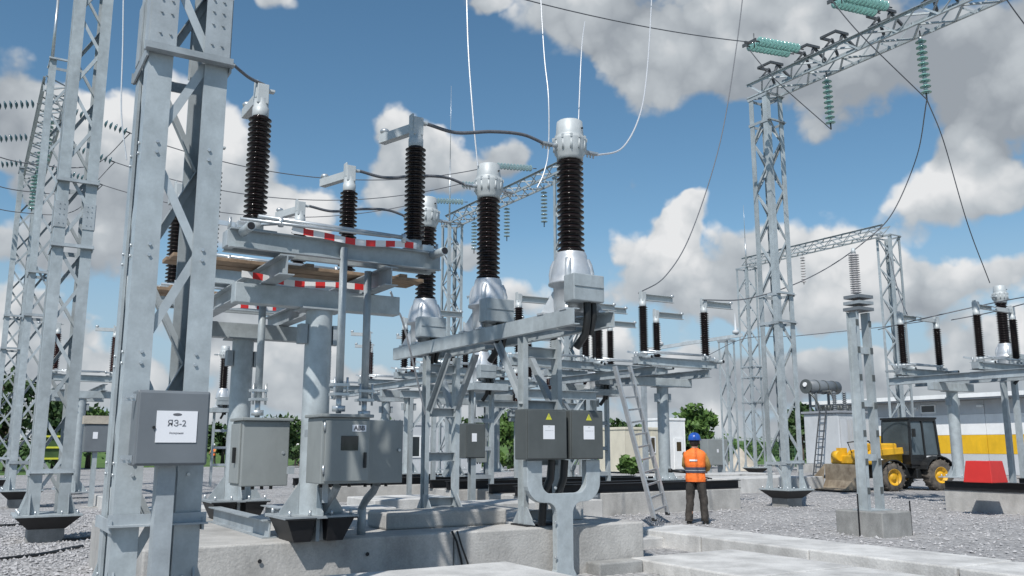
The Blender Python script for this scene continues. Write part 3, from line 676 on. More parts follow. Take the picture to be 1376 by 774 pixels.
# foreground slabs
fgc = at(680, 754, z=0.42)
block('concrete_slab', 'pale concrete slab with its corner at the bottom centre of the photo', fgc.x - 2.6, fgc.x, fgc.y - 3.0, fgc.y, 0.22, 0.42, 'concl', 'foreground slabs')
block('concrete_slab', 'lower concrete slab carrying the bottom centre slab', fgc.x - 2.7, fgc.x + .12, fgc.y - 3.1, fgc.y - .05, -0.05, 0.22, 'conc', 'foreground slabs')
block('concrete_block', 'mottled low concrete block at the right foot of the forked stand', 6.95, 7.66, 9.2, 9.48, -0.05, 0.15, 'concd', 'foreground slabs')
ys = [9.5, 7.4, 5.3, 3.2]
for i in range(3):
    block('trench_cover', 'broad pale concrete trench cover at lower right, %s' % ('farthest, by the foundation corner', 'middle one', 'nearest the camera')[i], 7.68, 9.55, ys[i + 1] + .008, ys[i] - .008, -0.03, 0.15 - .006 * (i % 2), 'concl', 'broad trench covers')
ys = [12.05, 10.35, 8.3, 6.2, 4.1, 2.0]
for i in range(5):
    block('kerb_beam', 'pale concrete kerb beam edging the gravel at lower right, %s' % ('farthest, behind the worker', 'second from the worker', 'third from the worker', 'fourth from the worker', 'fifth and nearest the camera')[i], 9.75 + .01 * (i % 2), 10.92, ys[i + 1] + .012, ys[i] - .012, -0.03, 0.25 - .008 * (i % 2), 'concl', 'concrete kerb beams')
block('concrete_block', 'thin concrete pad lying by the foundation corner beside the ladder foot', 8.4, 10.7, 11.2, 12.9, -0.03, 0.16, 'concl', 'foreground slabs')

# ------------------------------------------------------------------ disconnector support (near bay)
def disc_support(loc, label, lens, cols, z_base, zl=3.58, ph=(9.1, 13.4), xs=(-.62, .56)):
    # loc = middle of the bay; columns at y, longitudinal beams, heads
    t = thing('switch_support', label, 'switch support', (loc[0], loc[1], 0), 0, 'disconnector supports')
    zh = zl - 0.22
    for y in cols:
        yy = y - loc[1]
        MB().lathe([(0.15, z_base), (0.15, zh - 0.24)], (0, yy, 0), 24).build('column', 'galv', t)
        for k in range(4):
            an = k * pi / 2; c, s = cos(an), sin(an)
            v = []
            for e in (-.008, .008):
                for r, z in ((.152, 0.), (.36, 0.), (.36, .04), (.152, .34)): v.append((r * c - s * e, yy + r * s + c * e, z_base + z))
            MB().add(v, [(0, 1, 2, 3), (7, 6, 5, 4), (0, 4, 5, 1), (1, 5, 6, 2), (2, 6, 7, 3), (3, 7, 4, 0)]).build('base_gusset', 'galv', t)
        MB().cbx((0, yy, z_base - .012), (.82, .72, .03)).build('base_plate', 'galv2', t, .003)
        bo = MB()
        for sx in (-.34, -.12, .12, .34):
            for sy in (-.3, .3): bo.cyl((sx, yy + sy, z_base), (sx, yy + sy, z_base + .06), .018, n=8)
        bo.build('anchor_bolts', 'zinc', t, kind='stuff')
        for sx in (-1, 1): MB().bx(*sorted((sx * .15, sx * .23)), yy - .07, yy + .07, zh - .62, zh - .40).build('clamp_plate', 'galv2', t)
        MB().cbx((0, yy, zh - .23), (.5, .36, .02)).build('head_plate', 'galv2', t)
        MB().bx(-.98, .96, yy - .09, yy + .09, zh - .22, zh).build('head_beam', 'galv', t, .008)
    for x in xs:
        MB().ibm((x, ph[0] - loc[1] - .22, zh + .11), (x, ph[1] - loc[1] + .22, zh + .11), .16, .21, .012).build('carrier_beam', 'galv2', t)
    return t
sup = disc_support((3.33, 11.25), 'thick round columns and beams carrying the near disconnector', None, (9.62, 12.87), 0.87)
for y, lab in ((9.62, 'black steel base frame under the nearer thick column'), (12.87, 'black steel base frame under the farther thick column')):
    t = thing('base_frame', lab, 'base frame', (3.33, y, .60), 0, 'black base frames')
    for sx in (-1, 1):
        q = []
        for z, xi, xo, hy in ((.004, .09, .27, .27), (.235, .07, .37, .33)): q += [(sx * xi, -hy, z), (sx * xo, -hy, z), (sx * xo, hy, z), (sx * xi, hy, z)]
        MB().add(q, [(0, 3, 2, 1), (4, 5, 6, 7), (0, 1, 5, 4), (1, 2, 6, 5), (2, 3, 7, 6), (3, 0, 4, 7)]).build('bearer', 'black', t, .004)
        MB().bx(*sorted((sx * .06, sx * .4)), -.36, .34, .236, .252).build('flange', 'black', t)
    MB().bx(-.02, .02, -.226, .226, .0, .25).build('stiffener', 'galv2', t)
for x, lab in ((2.98, 'left grey steel joist lying between the two column bases'), (3.68, 'right grey steel joist lying between the two column bases')):
    tag(MB().ibm((x, 9.96, .70), (x, 12.54, .70), .16, .198, .014).build('steel_joist', 'galv2'), lab, 'steel beam', 'joists on the foundation')

# ------------------------------------------------------------------ disconnector phase
INS = {}
def make_switch(label, loc, span=1.85, alen=.62, blade=((0, 1), (-.3, .95)), closed=False, m='porc', group='disconnector poles', rz=0.0, tape_=False):
    t = thing('disconnector_switch', label, 'disconnector', loc, rz, group); H = span / 2
    MB().chan((-H - .28, -.13, .11), (H + .28, -.13, .11), .07, .2, .01, (0, 0, 1), 1).build('frame_channel', 'galv', t)
    MB().chan((-H - .28, .13, .11), (H + .28, .13, .11), .07, .2, .01, (0, 0, 1), -1).build('frame_channel', 'galv', t)
    for sx in (-1, 1):
        MB().bx(*sorted((sx * (H + .2), sx * (H + .30))), -.095, .095, .03, .2).bx(*sorted((sx * (H - .2), sx * (H + .2))), -.16, .16, .212, .226).build('end_plate', 'galv2', t, .004)
        st_ = MB().cyl((sx * (H + .16), -.48, .17), (sx * (H + .16), -.172, .17), .048, n=14).build('stop_tube', 'galv', t)
        MB().cyl((sx * (H + .16), -.4835, .17), (sx * (H + .16), -.4805, .17), .038, n=14).build('tube_mouth', 'black', st_)
        lv = MB().bar((sx * H, 0, .31), (sx * (H - .22), -.2, .31), .06, .03).cyl((sx * (H - .22), -.2, .27), (sx * (H - .22), -.2, .37), .03, n=8).bx(*sorted((sx * (H + .06), sx * (H + .2))), -.12, .0, .23, .30).bar((sx * (H + .13), .1, .3), (sx * (H + .3), .3, .36), .03, .05)
        lv.cyl((sx * (H + .27), -.06, .2), (sx * (H + .27), -.06, .34), .018, n=6).cyl((sx * (H + .24), .08, .2), (sx * (H + .24), .08, .36), .018, n=6).build('drive_lever', 'zinc', t)
    rod = MB().cyl((-H - .02, -.2, .35), (H - .2, -.2, .33), .024, n=8).cyl((-H - .2, -.2, .30), (H - .4, -.24, .31), .018, n=8).build('link_rod', 'zinc', t)
    for sx in (-1, 1):
        MB().cyl((sx * H, 0, .226), (sx * H, 0, .36), .095, .09, 18).build('bearing', 'cap', t)
        ins = MB().lathe(sheds(1.14, .083, .122, 20, .36), (sx * H, 0, 0), 20).build('insulator', m, t)
        hd = MB().lathe([(.085, 1.5), (.088, 1.505), (.088, 1.60), (.08, 1.605), (.08, 1.70)], (sx * H, 0, 0), 16).build('pole_cap', 'cap', t)
        MB().bx(sx * H - .062, sx * H + .062, -.075, .075, 1.64, 1.86).bx(sx * H - .075, sx * H - .052, -.05, .05, 1.7, 1.9).bx(sx * H + .06, sx * H + .14, -.035, .035, 1.8, 1.83).build('terminal', 'cap', t, .006)
        bl = Vector((*blade[0 if sx < 0 else 1], 0)).normalized() if not closed else Vector((-sx, 0, 0))
        p0 = Vector((sx * H, 0, 1.74)); L = span * .5 - .05 if closed else alen
        arm = MB().chan(p0 + bl * .03, p0 + bl * L, .10, .11 + (alen - .62) * .15, .014, (0, 0, 1), 1).build('contact_arm', 'cap', t)
        q = p0 + bl * (L - .05) + Vector((0, 0, .08))
        if not closed: MB().lathe([(.02, -.03), (.055, 0), (.06, .02), (.04, .045), (.01, .055)], q, 10).build('contact_cup', 'zinc', arm)
    if tape_:
        pass
    return t
sw = make_switch('nearest disconnector phase with two tall brown insulators above the thick column', (3.33, 9.1, 3.60))
dup(sw, (3.33, 11.25, 3.60), 0, 'middle disconnector phase behind the nearest one on the thick column support')
dup(sw, (3.33, 13.4, 3.60), 0, 'farthest disconnector phase on the thick column support')
# tapes
for i, (y, x0, x1, z, lab) in enumerate(((8.90, 2.75, 4.2, 3.85, 'red and white barrier tape along the nearest disconnector frame'), (9.5, 2.4, 3.95, 3.435, 'red and white barrier tape stretched under the planks above the nearer column head'), (12.74, 2.4, 3.75, 3.62, 'red and white barrier tape above the farther column head'))):
    b = MB(); n = 24; v = []
    for k in range(n + 1):
        f_ = k / n; x = (x1 - x0) * f_; zz = -.03 * sin(pi * f_) + .012 * sin(9 * f_ + i)
        for e, dz in ((-.002, -.035), (.002, -.035), (.002, .035), (-.002, .035)): v.append((x, e + .012 * sin(7 * f_), zz + dz))
    fc = [(k * 4 + j, k * 4 + (j + 1) % 4, k * 4 + 4 + (j + 1) % 4, k * 4 + 4 + j) for k in range(n) for j in range(4)] + [(0, 1, 2, 3), (n * 4 + 3, n * 4 + 2, n * 4 + 1, n * 4)]
    tag(b.add(v, fc).build('barrier_tape', 'tape', None, loc=(x0, y, z)), lab, 'barrier tape', 'barrier tapes')
# planks on the carrier beams
for x0, x1, y, z, lab in ((1.75, 4.72, 9.95, 3.60, 'brown plank platform lying between the nearest and middle disconnector frames'), (1.9, 4.6, 12.2, 3.60, 'brown plank platform behind the middle disconnector frame')):
    t = thing('plank_platform', lab, 'plank', ((x0 + x1) / 2, y, z), 0, 'scaffold planks'); L = (x1 - x0) / 2
    for k in range(1, 3):
        s_ = random.uniform(-.08, .08)
        MB().bx(-L + s_, L + s_, -.47 + k * .235, -.245 + k * .235, 0.004 * (k % 2), .045 + .004 * (k % 2)).build('plank', 'wood', t, .006)
    for x in (-L * .8, 0, L * .8): MB().bx(x - .05, x + .05, -.22, .22, .051, .09).build('batten', 'wood', t, .005)
# operating rods with clamps
def rod(label, x, y, z0, z1):
    t = thing('operating_rod', label, 'rod', (x, y, z0), 0, 'vertical operating rods')
    MB().cyl((0, 0, .2), (0, 0, z1 - z0), .042, n=14).build('tube', 'galv', t)
    MB().cyl((0, 0, 0), (0, 0, .2), .03, n=10).cyl((0, 0, .02), (0, 0, .08), .07, n=12).build('shaft', 'zinc', t)
    q = MB().cbx((0, 0, .2), (.18, .14, .03)).cbx((0, 0, .3), (.18, .14, .03))
    for sx in (-.07, .07): q.cyl((sx, -.05, .14), (sx, -.05, .38), .014, n=6)
    q.build('clamp', 'zinc', t)
# drive cabinets
def cabinet(name, label, x0, x1, y0, y1, z0, z1, m, roof=True, cat='cabinet', group='drive cabinets', door=True, lid='galv2'):
    t = thing(name, label, cat, ((x0 + x1) / 2, (y0 + y1) / 2, z0), 0, group); hx = (x1 - x0) / 2; hy = (y1 - y0) / 2; H = z1 - z0
    MB().bx(-hx, hx, -hy, hy, 0, H).build('body', m, t, .01)
    if roof: MB().bx(-hx - .03, hx + .03, -hy - .04, hy + .03, H + .001, H + .035).build('roof', m, t, .008)
    if door:
        MB().bx(-hx + .035, hx - .012, -hy - .018, -hy - .001, .025, H - .03).build('door', m, t, .006)
        for z in (.1, H - .14): MB().cyl((-hx + .025, -hy - .015, z), (-hx + .025, -hy - .015, z + .09), .012, n=8).build('hinge', 'zinc', t)
    return t, hx, hy, H
abb, hx, hy, H = cabinet('drive_cabinet', 'grey drive cabinet with a lettered plate and a small dark window', 3.14, 3.67, 8.85, 9.3, 1.22, 1.90, 'cab')
MB().bx(-.06, .13, -hy - .024, -hy - .0182, H - .34, H - .19).build('window', 'glz', abb, .012)
MB().bx(.19, .215, -hy - .06, -hy - .0182, H - .52, H - .36).build('handle', 'blackp', abb, .006)
pl = MB().bx(.06, .215, -hy - .0225, -hy - .0182, H - .145, H - .075).build('name_plate', 'white', abb)
text('ABB', 0.068, 'ink', pl, (.137, -hy - .0235, H - .111), bold=.003)
rb_, hx2, hy2, H2 = cabinet('drive_cabinet', 'plain grey drive cabinet to the right of the lettered one', 3.80, 4.22, 9.2, 9.62, 1.20, 1.89, 'cab', roof=False, door=False)
lb_, hx3, hy3, H3 = cabinet('drive_cabinet', 'plain grey drive cabinet with its door edge at left, left of the thick column', 2.60, 3.12, 9.85, 10.3, 1.17, 1.88, 'cab', door=False)
MB().bx(-hx3 - .022, -hx3 - .001, -hy3 + .06, hy3 - .02, .03, H3 - .03).build('door', 'cab', lb_, .005)
MB().bx(-hx3 - .06, -hx3 - .0222, -.06, -.03, .25, .42).build('handle', 'blackp', lb_, .005)
MB().bx(-.15, -.10, -.02, .02, -.2, -.001).build('conduit', 'galv2', abb)
for cb_, hxx in ((abb, hx), (rb_, hx2), (lb_, hx3)):
    for k in range(4):
        x = -hxx * .6 + k * hxx * .4
        MB().cyl((x, .05, -.045), (x, .05, -.001), .02, n=8).build('cable_gland', 'blackp', cb_)
    lk_ = MB().cyl((hxx * .75, -.235, .36), (hxx * .75, -.215, .36), .016, n=10).build('lock', 'zinc', cb_)
rod('left vertical operating rod down to the left drive cabinet', 2.80, 10.05, 1.925, 3.58)
rod('middle vertical operating rod down to the lettered drive cabinet', 3.35, 8.95, 1.945, 3.74)
rod('right vertical operating rod down to the right drive cabinet', 3.78, 9.30, 1.91, 3.58)
for x, y, lab in ((12.6, 22.4, 'far grey drive cabinet seen between the frame legs'),):
    dup(rb_, (x, y, 1.15), 0, lab)
    rod('vertical operating rod above the %s' % lab.replace('grey drive cabinet', 'cabinet'), x - .1, y, 1.86, 3.6)
# brackets that hold the cabinets on the column
for x0, x1, y0, y1, z0, z1, lab in ((3.16, 3.22, 9.31, 9.46, 1.7, 1.78, 'grey steel bracket between the lettered drive cabinet and the thick column'), (3.46, 3.79, 9.50, 9.56, 1.3, 1.38, 'grey steel bracket between the thick column and the right drive cabinet'), (3.1, 3.17, 9.78, 9.84, 1.3, 1.38, 'grey steel bracket beside the left drive cabinet on the thick column')):
    tag(MB().bx(x0, x1, y0, y1, z0, z1).build('cabinet_bracket', 'galv2'), lab, 'bracket', 'cabinet brackets')
# cable tubes from cabinets to the foundation
for x, y, lab in ((3.42, 9.1, 'grey cable conduit below the lettered drive cabinet'), (4.0, 9.4, 'grey cable conduit below the right drive cabinet')):
    tag(MB().cyl((x, y + .42, .6), (x, y + .42, .9), .05).tube([(x, y + .42, .9), (x, y + .3, 1.0), (x, y + .1, 1.1), (x, y, 1.19)], .045, 8).build('cable_conduit', 'galv2'), lab, 'conduit', 'cable conduits')

# ------------------------------------------------------------------ near control cabinet on its post
def ya():
    t = thing('control_cabinet', 'blue grey control cabinet with a white paper sign on the nearest tower', 'cabinet', (1.135, 6.0, 1.48), 0)
    hx, H = .225, .475
    MB().bx(-hx, hx, 0, .2, 0, H).build('body', 'cabb', t, .012)
    MB().bx(-hx + .012, hx - .012, -.016, -.001, .012, H - .012).build('door', 'cabb', t, .006)
    p_ = MB().bx(-.105, .145, -.0215, -.0165, .145, .345).build('paper_sign', 'white', t)
    text('ЯЗ-2', .056, 'ink', p_, (.02, -.0225, .265))
    text('Резервная', .017, 'inkl', p_, (.02, -.0225, .205))
    MB().lathe([(.03, 0), (.03, .001)], (0, 0, 0), 20).mesh('x')
    em = MB(); n = 20
    em.add([(.02 + .028 * cos(2 * pi * k / n), -.0222, .322 + .009 * sin(2 * pi * k / n)) for k in range(n)], [tuple(range(n))]); em.build('emblem', 'ink', p_)
    MB().cyl((-.118, -.03, .24), (-.118, -.0165, .24), .009, n=10).build('lock', 'blackp', t)
    for z in (.03, H - .06):
        q = MB().bx(-hx - .075, -hx - .002, .02, .05, z - .01, z + .035)
        for k in (0, 1): q.cyl((-hx - .055 + k * .03, .01, z + .012), (-hx - .055 + k * .03, .02, z + .012), .008, n=6)
        q.build('mounting_lug', 'zinc', t)
    t2 = thing('cabinet_post', 'grey steel channel post below the blue grey control cabinet', 'post', (1.135, 6.16, 0))
    MB().chan((0, 0, -.05), (0, 0, 1.9), .11, .13, .008, (0, 1, 0), -1).build('channel', 'galv2', t2)
    MB().bx(-.14, .14, -.12, .12, -.02, .02).build('foot_plate', 'galv2', t2)
ya()

# ------------------------------------------------------------------ forked stand with two dark cabinets
YA = 9.36
def stand():
    def X(px, py): return at(px, py, a=YA)
    base = X(757, 766); t = thing('cabinet_stand', 'forked grey sheet steel stand under the two dark cabinets', 'stand', (base.x, YA, 0), 0)
    W0 = .15; zf = 1.13; zu = .98
    # outline in x,z with rounded fork
    def arc(cx, cz, r, a0, a1, n=8): return [(cx + r * cos(a0 + (a1 - a0) * i / n), cz + r * sin(a0 + (a1 - a0) * i / n)) for i in range(n + 1)]
    Wt = .56; ai = .34
    L = [(-.17, .0), (-.17, .03)] + [(-.13, .10), (-.125, .2)] + arc(-.125 - .14, zf - .36, .14, 0, pi / 2)[0:] + arc(-Wt + .25, zf + .03, .25, 1.5 * pi, pi) + [(-Wt, 1.43), (-ai, 1.43)] + arc(-ai + .14, zu + .18, .14, pi, 1.5 * pi)
    poly = L + [(-x, z) for x, z in reversed(L)]
    n = len(poly); v = [(x, y, z) for y in (-.05, .05) for x, z in poly]
    MB().add(v, [tuple(range(n)), tuple(range(n, 2 * n))[::-1]] + [(i, (i + 1) % n, n + (i + 1) % n, n + i) for i in range(n)]).build('fork_post', 'galv', t, .006)
    MB().bx(-.22, .22, -.14, .14, -.02, .012).build('foot_plate', 'galv2', t)
    for k in range(3): MB().cyl((-.15, -.051, .25 + k * .42), (-.15, -.07, .25 + k * .42), .018, n=8).build('bolt', 'zinc', t)
    q = MB()
    for x0, x1 in ((-.12, -.2), (.08, .02)): q.tube([(x0, .0, 1.43), (x0 - .01, .02, 1.2), (x1, .07, 1.0), (x1, .12, .62)], .052, 8)
    tag(q.build('cable_bundle', 'blackp', None, loc=(base.x, YA + .06, 0)), 'thick black cables hanging under the two dark cabinets', 'cable')
    cabs = []
    for i, (p0, p1, lab) in enumerate((((707, 546), (762, 618), 'left dark grey cabinet with a warning triangle on the forked stand'), ((766, 549), (811, 618), 'right dark grey cabinet with a warning triangle on the forked stand'))):
        A = at(p0[0], p0[1], a=YA - .13); B = at(p1[0], p1[1], a=YA - .13)
        z0, z1 = 1.44, 2.06; hx = (B.x - A.x) / 2; H = z1 - z0
        c = thing('dark_cabinet', lab, 'cabinet', ((A.x + B.x) / 2, YA, z0), 0, 'dark cabinets on the forked stand')
        MB().bx(-hx, hx, -.13, .14, 0, H).build('body', 'cabd', c, .012)
        MB().bx(-hx + .015, hx - .015, -.148, -.131, .012, H - .02).build('door', 'cabd', c, .006)
        cx = .02
        tr = MB().add([(cx - .045, -.1512, H - .13), (cx + .045, -.1512, H - .13), (cx, -.1512, H - .05), (cx - .045, -.1482, H - .13), (cx + .045, -.1482, H - .13), (cx, -.1482, H - .05)], [(0, 1, 2), (5, 4, 3), (0, 3, 4, 1), (1, 4, 5, 2), (2, 5, 3, 0)]).build('warning_triangle', 'sign', c)
        MB().add([(cx + dx * .6, -.1517, H - .119 + dz * .6) for dx, dz in ((.006, .09), (-.014, .048), (.002, .05), (-.006, .012), (.016, .06), (.0, .058))], [(0, 1, 2, 3, 4, 5)]).build('bolt_symbol', 'ink', tr)
        s_ = MB().bx(cx - .085, cx + .085, -.1515, -.1482, H - .37, H - .20).build('paper_label', 'white', c)
        MB().bx(cx - .015, cx + .015, -.1522, -.1517, H - .222, H - .212).bx(cx - .06, cx + .035, -.1522, -.1517, H - .268, H - .26).bx(cx + .045, cx + .065, -.1522, -.1517, H - .268, H - .26).build('print', 'lgrey', s_)
    return t
stand()

# ------------------------------------------------------------------ wires
def wire(label, pts, r=.012, m='cable', name='conductor', group='conductors', sag=0.0, seg=24):
    P_ = [Vector(q) for q in pts]
    if len(P_) == 2:
        a, b = P_; out = [a.lerp(b, i / seg) - Vector((0, 0, sag * 4 * (i / seg) * (1 - i / seg))) for i in range(seg + 1)]
    else:                                                # Catmull-Rom
        Q = [P_[0] * 2 - P_[1]] + P_ + [P_[-1] * 2 - P_[-2]]; out = []
        for i in range(1, len(Q) - 2):
            for k in range(8):
                t = k / 8; p0, p1, p2, p3 = Q[i - 1:i + 3]
                out.append(0.5 * ((2 * p1) + (p2 - p0) * t + (2 * p0 - 5 * p1 + 4 * p2 - p3) * t * t + (3 * p1 - p0 - 3 * p2 + p3) * t ** 3))
        out.append(P_[-1])
    c = out[0].copy()
    return tag(MB().tube([q - c for q in out], r, 6).build(name, m, None, loc=c), label, 'wire', group)
for y, lab in ((9.1, 'nearest'), (11.25, 'middle'), (13.4, 'farthest')):
    wire('dark twisted jumper from the %s disconnector to its current transformer' % lab, [(4.40, y, 5.42), (4.8, y, 5.39), (5.3, y, 5.5), (5.75, y, 5.55), (6.08, y, 5.495)], .022, 'cable', group='jumpers to the current transformers')
# overhead conductors from the right beam over the bay to the near towers
conds = []
for k, (P0, yb) in enumerate(ten):
    wire('overhead conductor running left from the %s glass tension string' % ('lower' if k == 0 else 'upper'), [P0 + Vector((-.2, 0, 0)), (1.1, yb - .2, 11.6)], .014, 'cable', sag=.55, group='overhead conductors')
    conds.append(yb)
C1 = lambda px, py, y=None: at(px, py, a=y or ten[0][1])
wire('white dropper from the nearest current transformer curving up to the right', [(6.94, 9.1, 5.49), at(805, 208, a=9.15), at(836, 199, a=9.4), at(858, 160, a=10.0), at(868, 110, a=11.0), at(874, 30, a=12.6), at(878, -60, a=14.2)], .013, 'cableb', group='bright droppers')
wire('white dropper hanging down to the middle current transformer', [at(642, 223, a=11.25), at(636, 160, a=11.3), at(629, 60, a=11.5), at(626, -60, a=11.8)], .0125, 'cableb', group='bright droppers')
wire('white dropper passing just left of the nearest current transformer head', [at(722, 252, a=13.0), at(731, 232, a=13.0), at(737, 200, a=13.0), at(737, 130, a=13.0), at(731, 70, a=13.3), at(724, -50, a=14.0)], .013, 'cableb', group='bright droppers')
wire('pale dropper from the overhead conductor to behind the nearest current transformer head', [at(786, 29, a=ten[0][1]), at(782, 60, a=14.6), at(779, 120, a=14.2), at(777, 175, a=13.8)], .013, 'cableb', group='bright droppers')
wire('dark dropper falling from the top edge to the second bay disconnector', [at(1002, -40, a=19), at(990, 60, a=18.8), at(968, 190, a=18.4), at(930, 310, a=17.8), at(895, 370, a=17.4), at(858, 394, a=17.07)], .016, 'cable', group='dark droppers')
wire('long dark wire from the right hanging string down to the second bay disconnector', [s2e, at(1232, 210, a=14.5), at(1200, 285, a=15.5), at(1165, 322, a=16.2), at(1115, 358, a=16.8), at(1060, 385, a=17.0), at(1000, 402, a=17.0), at(944, 403, a=16.9)], .016, 'cable', group='dark droppers')
wire('dark dropper from the right hanging string to the right edge equipment', [s2e, at(1268, 190, a=13.5), at(1300, 300, a=13.9), at(1330, 380, a=14.8)], .014, 'cable', group='dark droppers')
wire('jumper between the tension string and the hanging string, lower left', [ten[0][0] + Vector((-.2, 0, -.1)), ten[0][0] + Vector((.5, -.3, -1.0)), s1e], .014, 'cable', group='beam jumpers')
wire('jumper between the tension string and the hanging string, upper right', [ten[1][0] + Vector((-.2, 0, -.1)), ten[1][0] + Vector((.5, -.3, -1.0)), s2e], .014, 'cable', group='beam jumpers')
wire('dark conductor crossing the top right corner', [at(1340, -20, a=9), at(1360, 10, a=9), at(1390, 50, a=9)], .013, 'cable', group='overhead conductors')
for i, y in enumerate(LS):
    w_ = ('nearest', 'middle', 'farthest')[i]
    wire('thin overhead conductor from the left towers to the distant beam, %s' % w_, [(3.6, y, 11.4), (16.2, (27.6, 30.4, 33.2)[i], 12.1)], .016, 'cable', sag=1.0, group='distant conductors')
    wire('overhead line leaving the left towers to the left, %s' % w_, [(-1.0, y, 11.3), (-24, y - 3, 12.0)], .016, 'cable', sag=1.0, group='distant conductors')
    wire('drooping jumper under the left beam, %s' % w_, [(-1.0, y, 11.3), (-.2, y + .3, 10.2), (1.35, y + .6, 10.1), (2.7, y + .3, 10.3), (3.6, y, 11.4)], .016, 'cable', group='left jumpers')
wire('thin conductor running right from the far left mast at mid height', [at(1065, 452, a=22), at(1180, 440, a=20), at(1240, 432, a=18)], .014, 'cable', group='distant conductors')
wire('thin conductor from the second bay disconnector to the pipe busbar', [at(950, 478, a=24), at(1000, 455, a=25), at(1063, 452, a=22)], .014, 'cable', group='distant conductors')
wire('white slack earthing wire hanging under the disconnector platform end', [at(525, 392, a=9.62), at(533, 415, a=9.9), at(544, 442, a=10.6), (6.15, 12.6, 2.1)], .014, 'cableb', group='bright droppers')
wire('white dropper left beside the second tower', [at(166, -20, a=24), at(165, 60, a=24), at(163, 150, a=24), at(170, 215, a=24)], .02, 'cableb', group='bright droppers')
wire('jumper from the top of the nearest left insulator to the near tower', [(2.42, 9.06, 5.46), (2.2, 9.0, 5.5), (1.9, 8.8, 5.62), (1.6, 8.5, 5.9)], .018, 'cable', group='dark droppers')

# ------------------------------------------------------------------ second bay (behind the ladder)
sup2 = disc_support((15.45, 19.1), 'round columns and beams carrying the second bay disconnector', None, (17.6, 20.7), 0.78, ph=(17.0, 21.3), xs=(-.9, .9))
SW2 = make_switch('second bay nearest disconnector pole pair with open arms', (15.4, 17.0, 3.60), span=2.1, alen=1.0, blade=((1, -.05), (1, -.05)), m='porc', group='second bay disconnectors')
dup(SW2, (15.6, 19.15, 3.60), 0, 'second bay middle disconnector pole pair'); dup(SW2, (15.6, 21.3, 3.60), 0, 'second bay farthest disconnector pole pair')
dup(SW2, (11.8 + 1.05, 18.85, 3.6), 0, 'disconnector pole pair partly hidden by the nearest current transformer', 'second bay disconnectors')
# the base under it: black rail on a concrete wall
def rail(label, x0, x1, y0, y1, z0, z1, ztop):
    block('foundation_block', 'concrete plinth under %s' % label, x0, x1, y0, y1, -.1, z0, 'conc', 'far plinths')
    t = thing('steel_rail', label, 'steel beam', ((x0 + x1) / 2, (y0 + y1) / 2, z0), 0, 'black base rails'); hx = (x1 - x0) / 2 + .05; hy = (y1 - y0) / 2
    for s_ in (-1, 1):
        if (x1 - x0) > (y1 - y0): MB().ibm((-hx, s_ * (hy - .12), .11), (hx, s_ * (hy - .12), .11), .2, .21, .016).build('joist', 'black', t)
        else: MB().ibm((s_ * (hx - .12), -hy, .11), (s_ * (hx - .12), hy, .11), .2, .21, .016).build('joist', 'black', t)
rail('the black rail behind the ladder', 10.6, 17.4, 16.9, 18.3, .52, .74, .74)
rail('the second black rail behind the ladder', 10.6, 17.4, 20.2, 21.4, .52, .74, .74)
rail('the black rail in front of the grey site hut', 8.6, 14.6, 25.2, 26.6, .45, .67, .67)
# supports of the two distant current transformers
for x, y, z, lab in ((15.2, 20.05, 3.2, 'post frame under the silver transformer behind the ladder'), (11.2, 19.7, 3.2, 'post frame under the distant silver transformer below the beam'), (9.1, 38.0, 3.2, 'post frame under the transformer seen past the nearest tower')):
    t = thing('steel_stand', lab, 'support frame', (x, y, 0), 0, 'far transformer frames')
    for sx in (-1, 1): MB().chan((sx * .3, 0, 0), (sx * .3, 0, z - .2), .08, .14, .01, (0, 1, 0), -sx).build('leg', 'galv', t)
    for zz in (.8, 1.5, 2.2): MB().bx(-.265, .265, -.06, .06, zz, zz + .1).build('tie', 'galv2', t)
    MB().bx(-.5, .5, -.5, .5, z - .2, z - .03).build('top_plate', 'galv', t)
for dx, dy, labs in ((0, 8.6, 'third'), (-3.4, 5.2, 'hidden middle')):
    dup(sup2, (15.45 + dx, 19.1 + dy, 0), None, 'round columns and beams carrying the %s bay disconnector' % labs)
    dup(SW2, (15.4 + dx, 17.0 + dy, 3.6), 0, '%s bay disconnector pair, nearer one' % labs, 'back bay disconnectors'); dup(SW2, (15.6 + dx, 19.15 + dy, 3.6), 0, '%s bay disconnector pair, farther one' % labs, 'back bay disconnectors')
# a long frame behind the near transformers (third bay) with beams
def simple_frame(label, x0, x1, y, z0, z1, n=3):
    t = thing('steel_stand', label, 'support frame', ((x0 + x1) / 2, y, 0), 0, 'far support frames'); h = (x1 - x0) / 2
    MB().chan((-h, 0, z1), (h, 0, z1), .1, .2, .012).build('beam', 'galv', t)
    for i in range(n):
        x = -h + .3 + (2 * h - .6) * i / max(1, n - 1)
        MB().chan((x, 0, z0), (x, 0, z1 - .1), .1, .12, .01, (0, 1, 0)).build('leg', 'galv', t)
        MB().ang((x, .0, z1 - 1.0), (x + (.7 if i < n - 1 else -.7), 0, z1 - .1), .07, .009).build('brace', 'galv2', t)
        MB().bx(x - .16, x + .16, -.16, .16, z0 - .02, z0 + .02).build('foot_plate', 'galv2', t)
simple_frame('grey portal frame seen through the right leg of the transformer frame', 10.2, 12.4, 16.4, .5, 2.75)
simple_frame('grey portal frame beyond the dark cabinets', 13.4, 17.6, 23.8, 0, 2.9)
simple_frame('low grey frame behind the left transformer frame leg', 9.9, 11.9, 21.8, 0, 3.0)
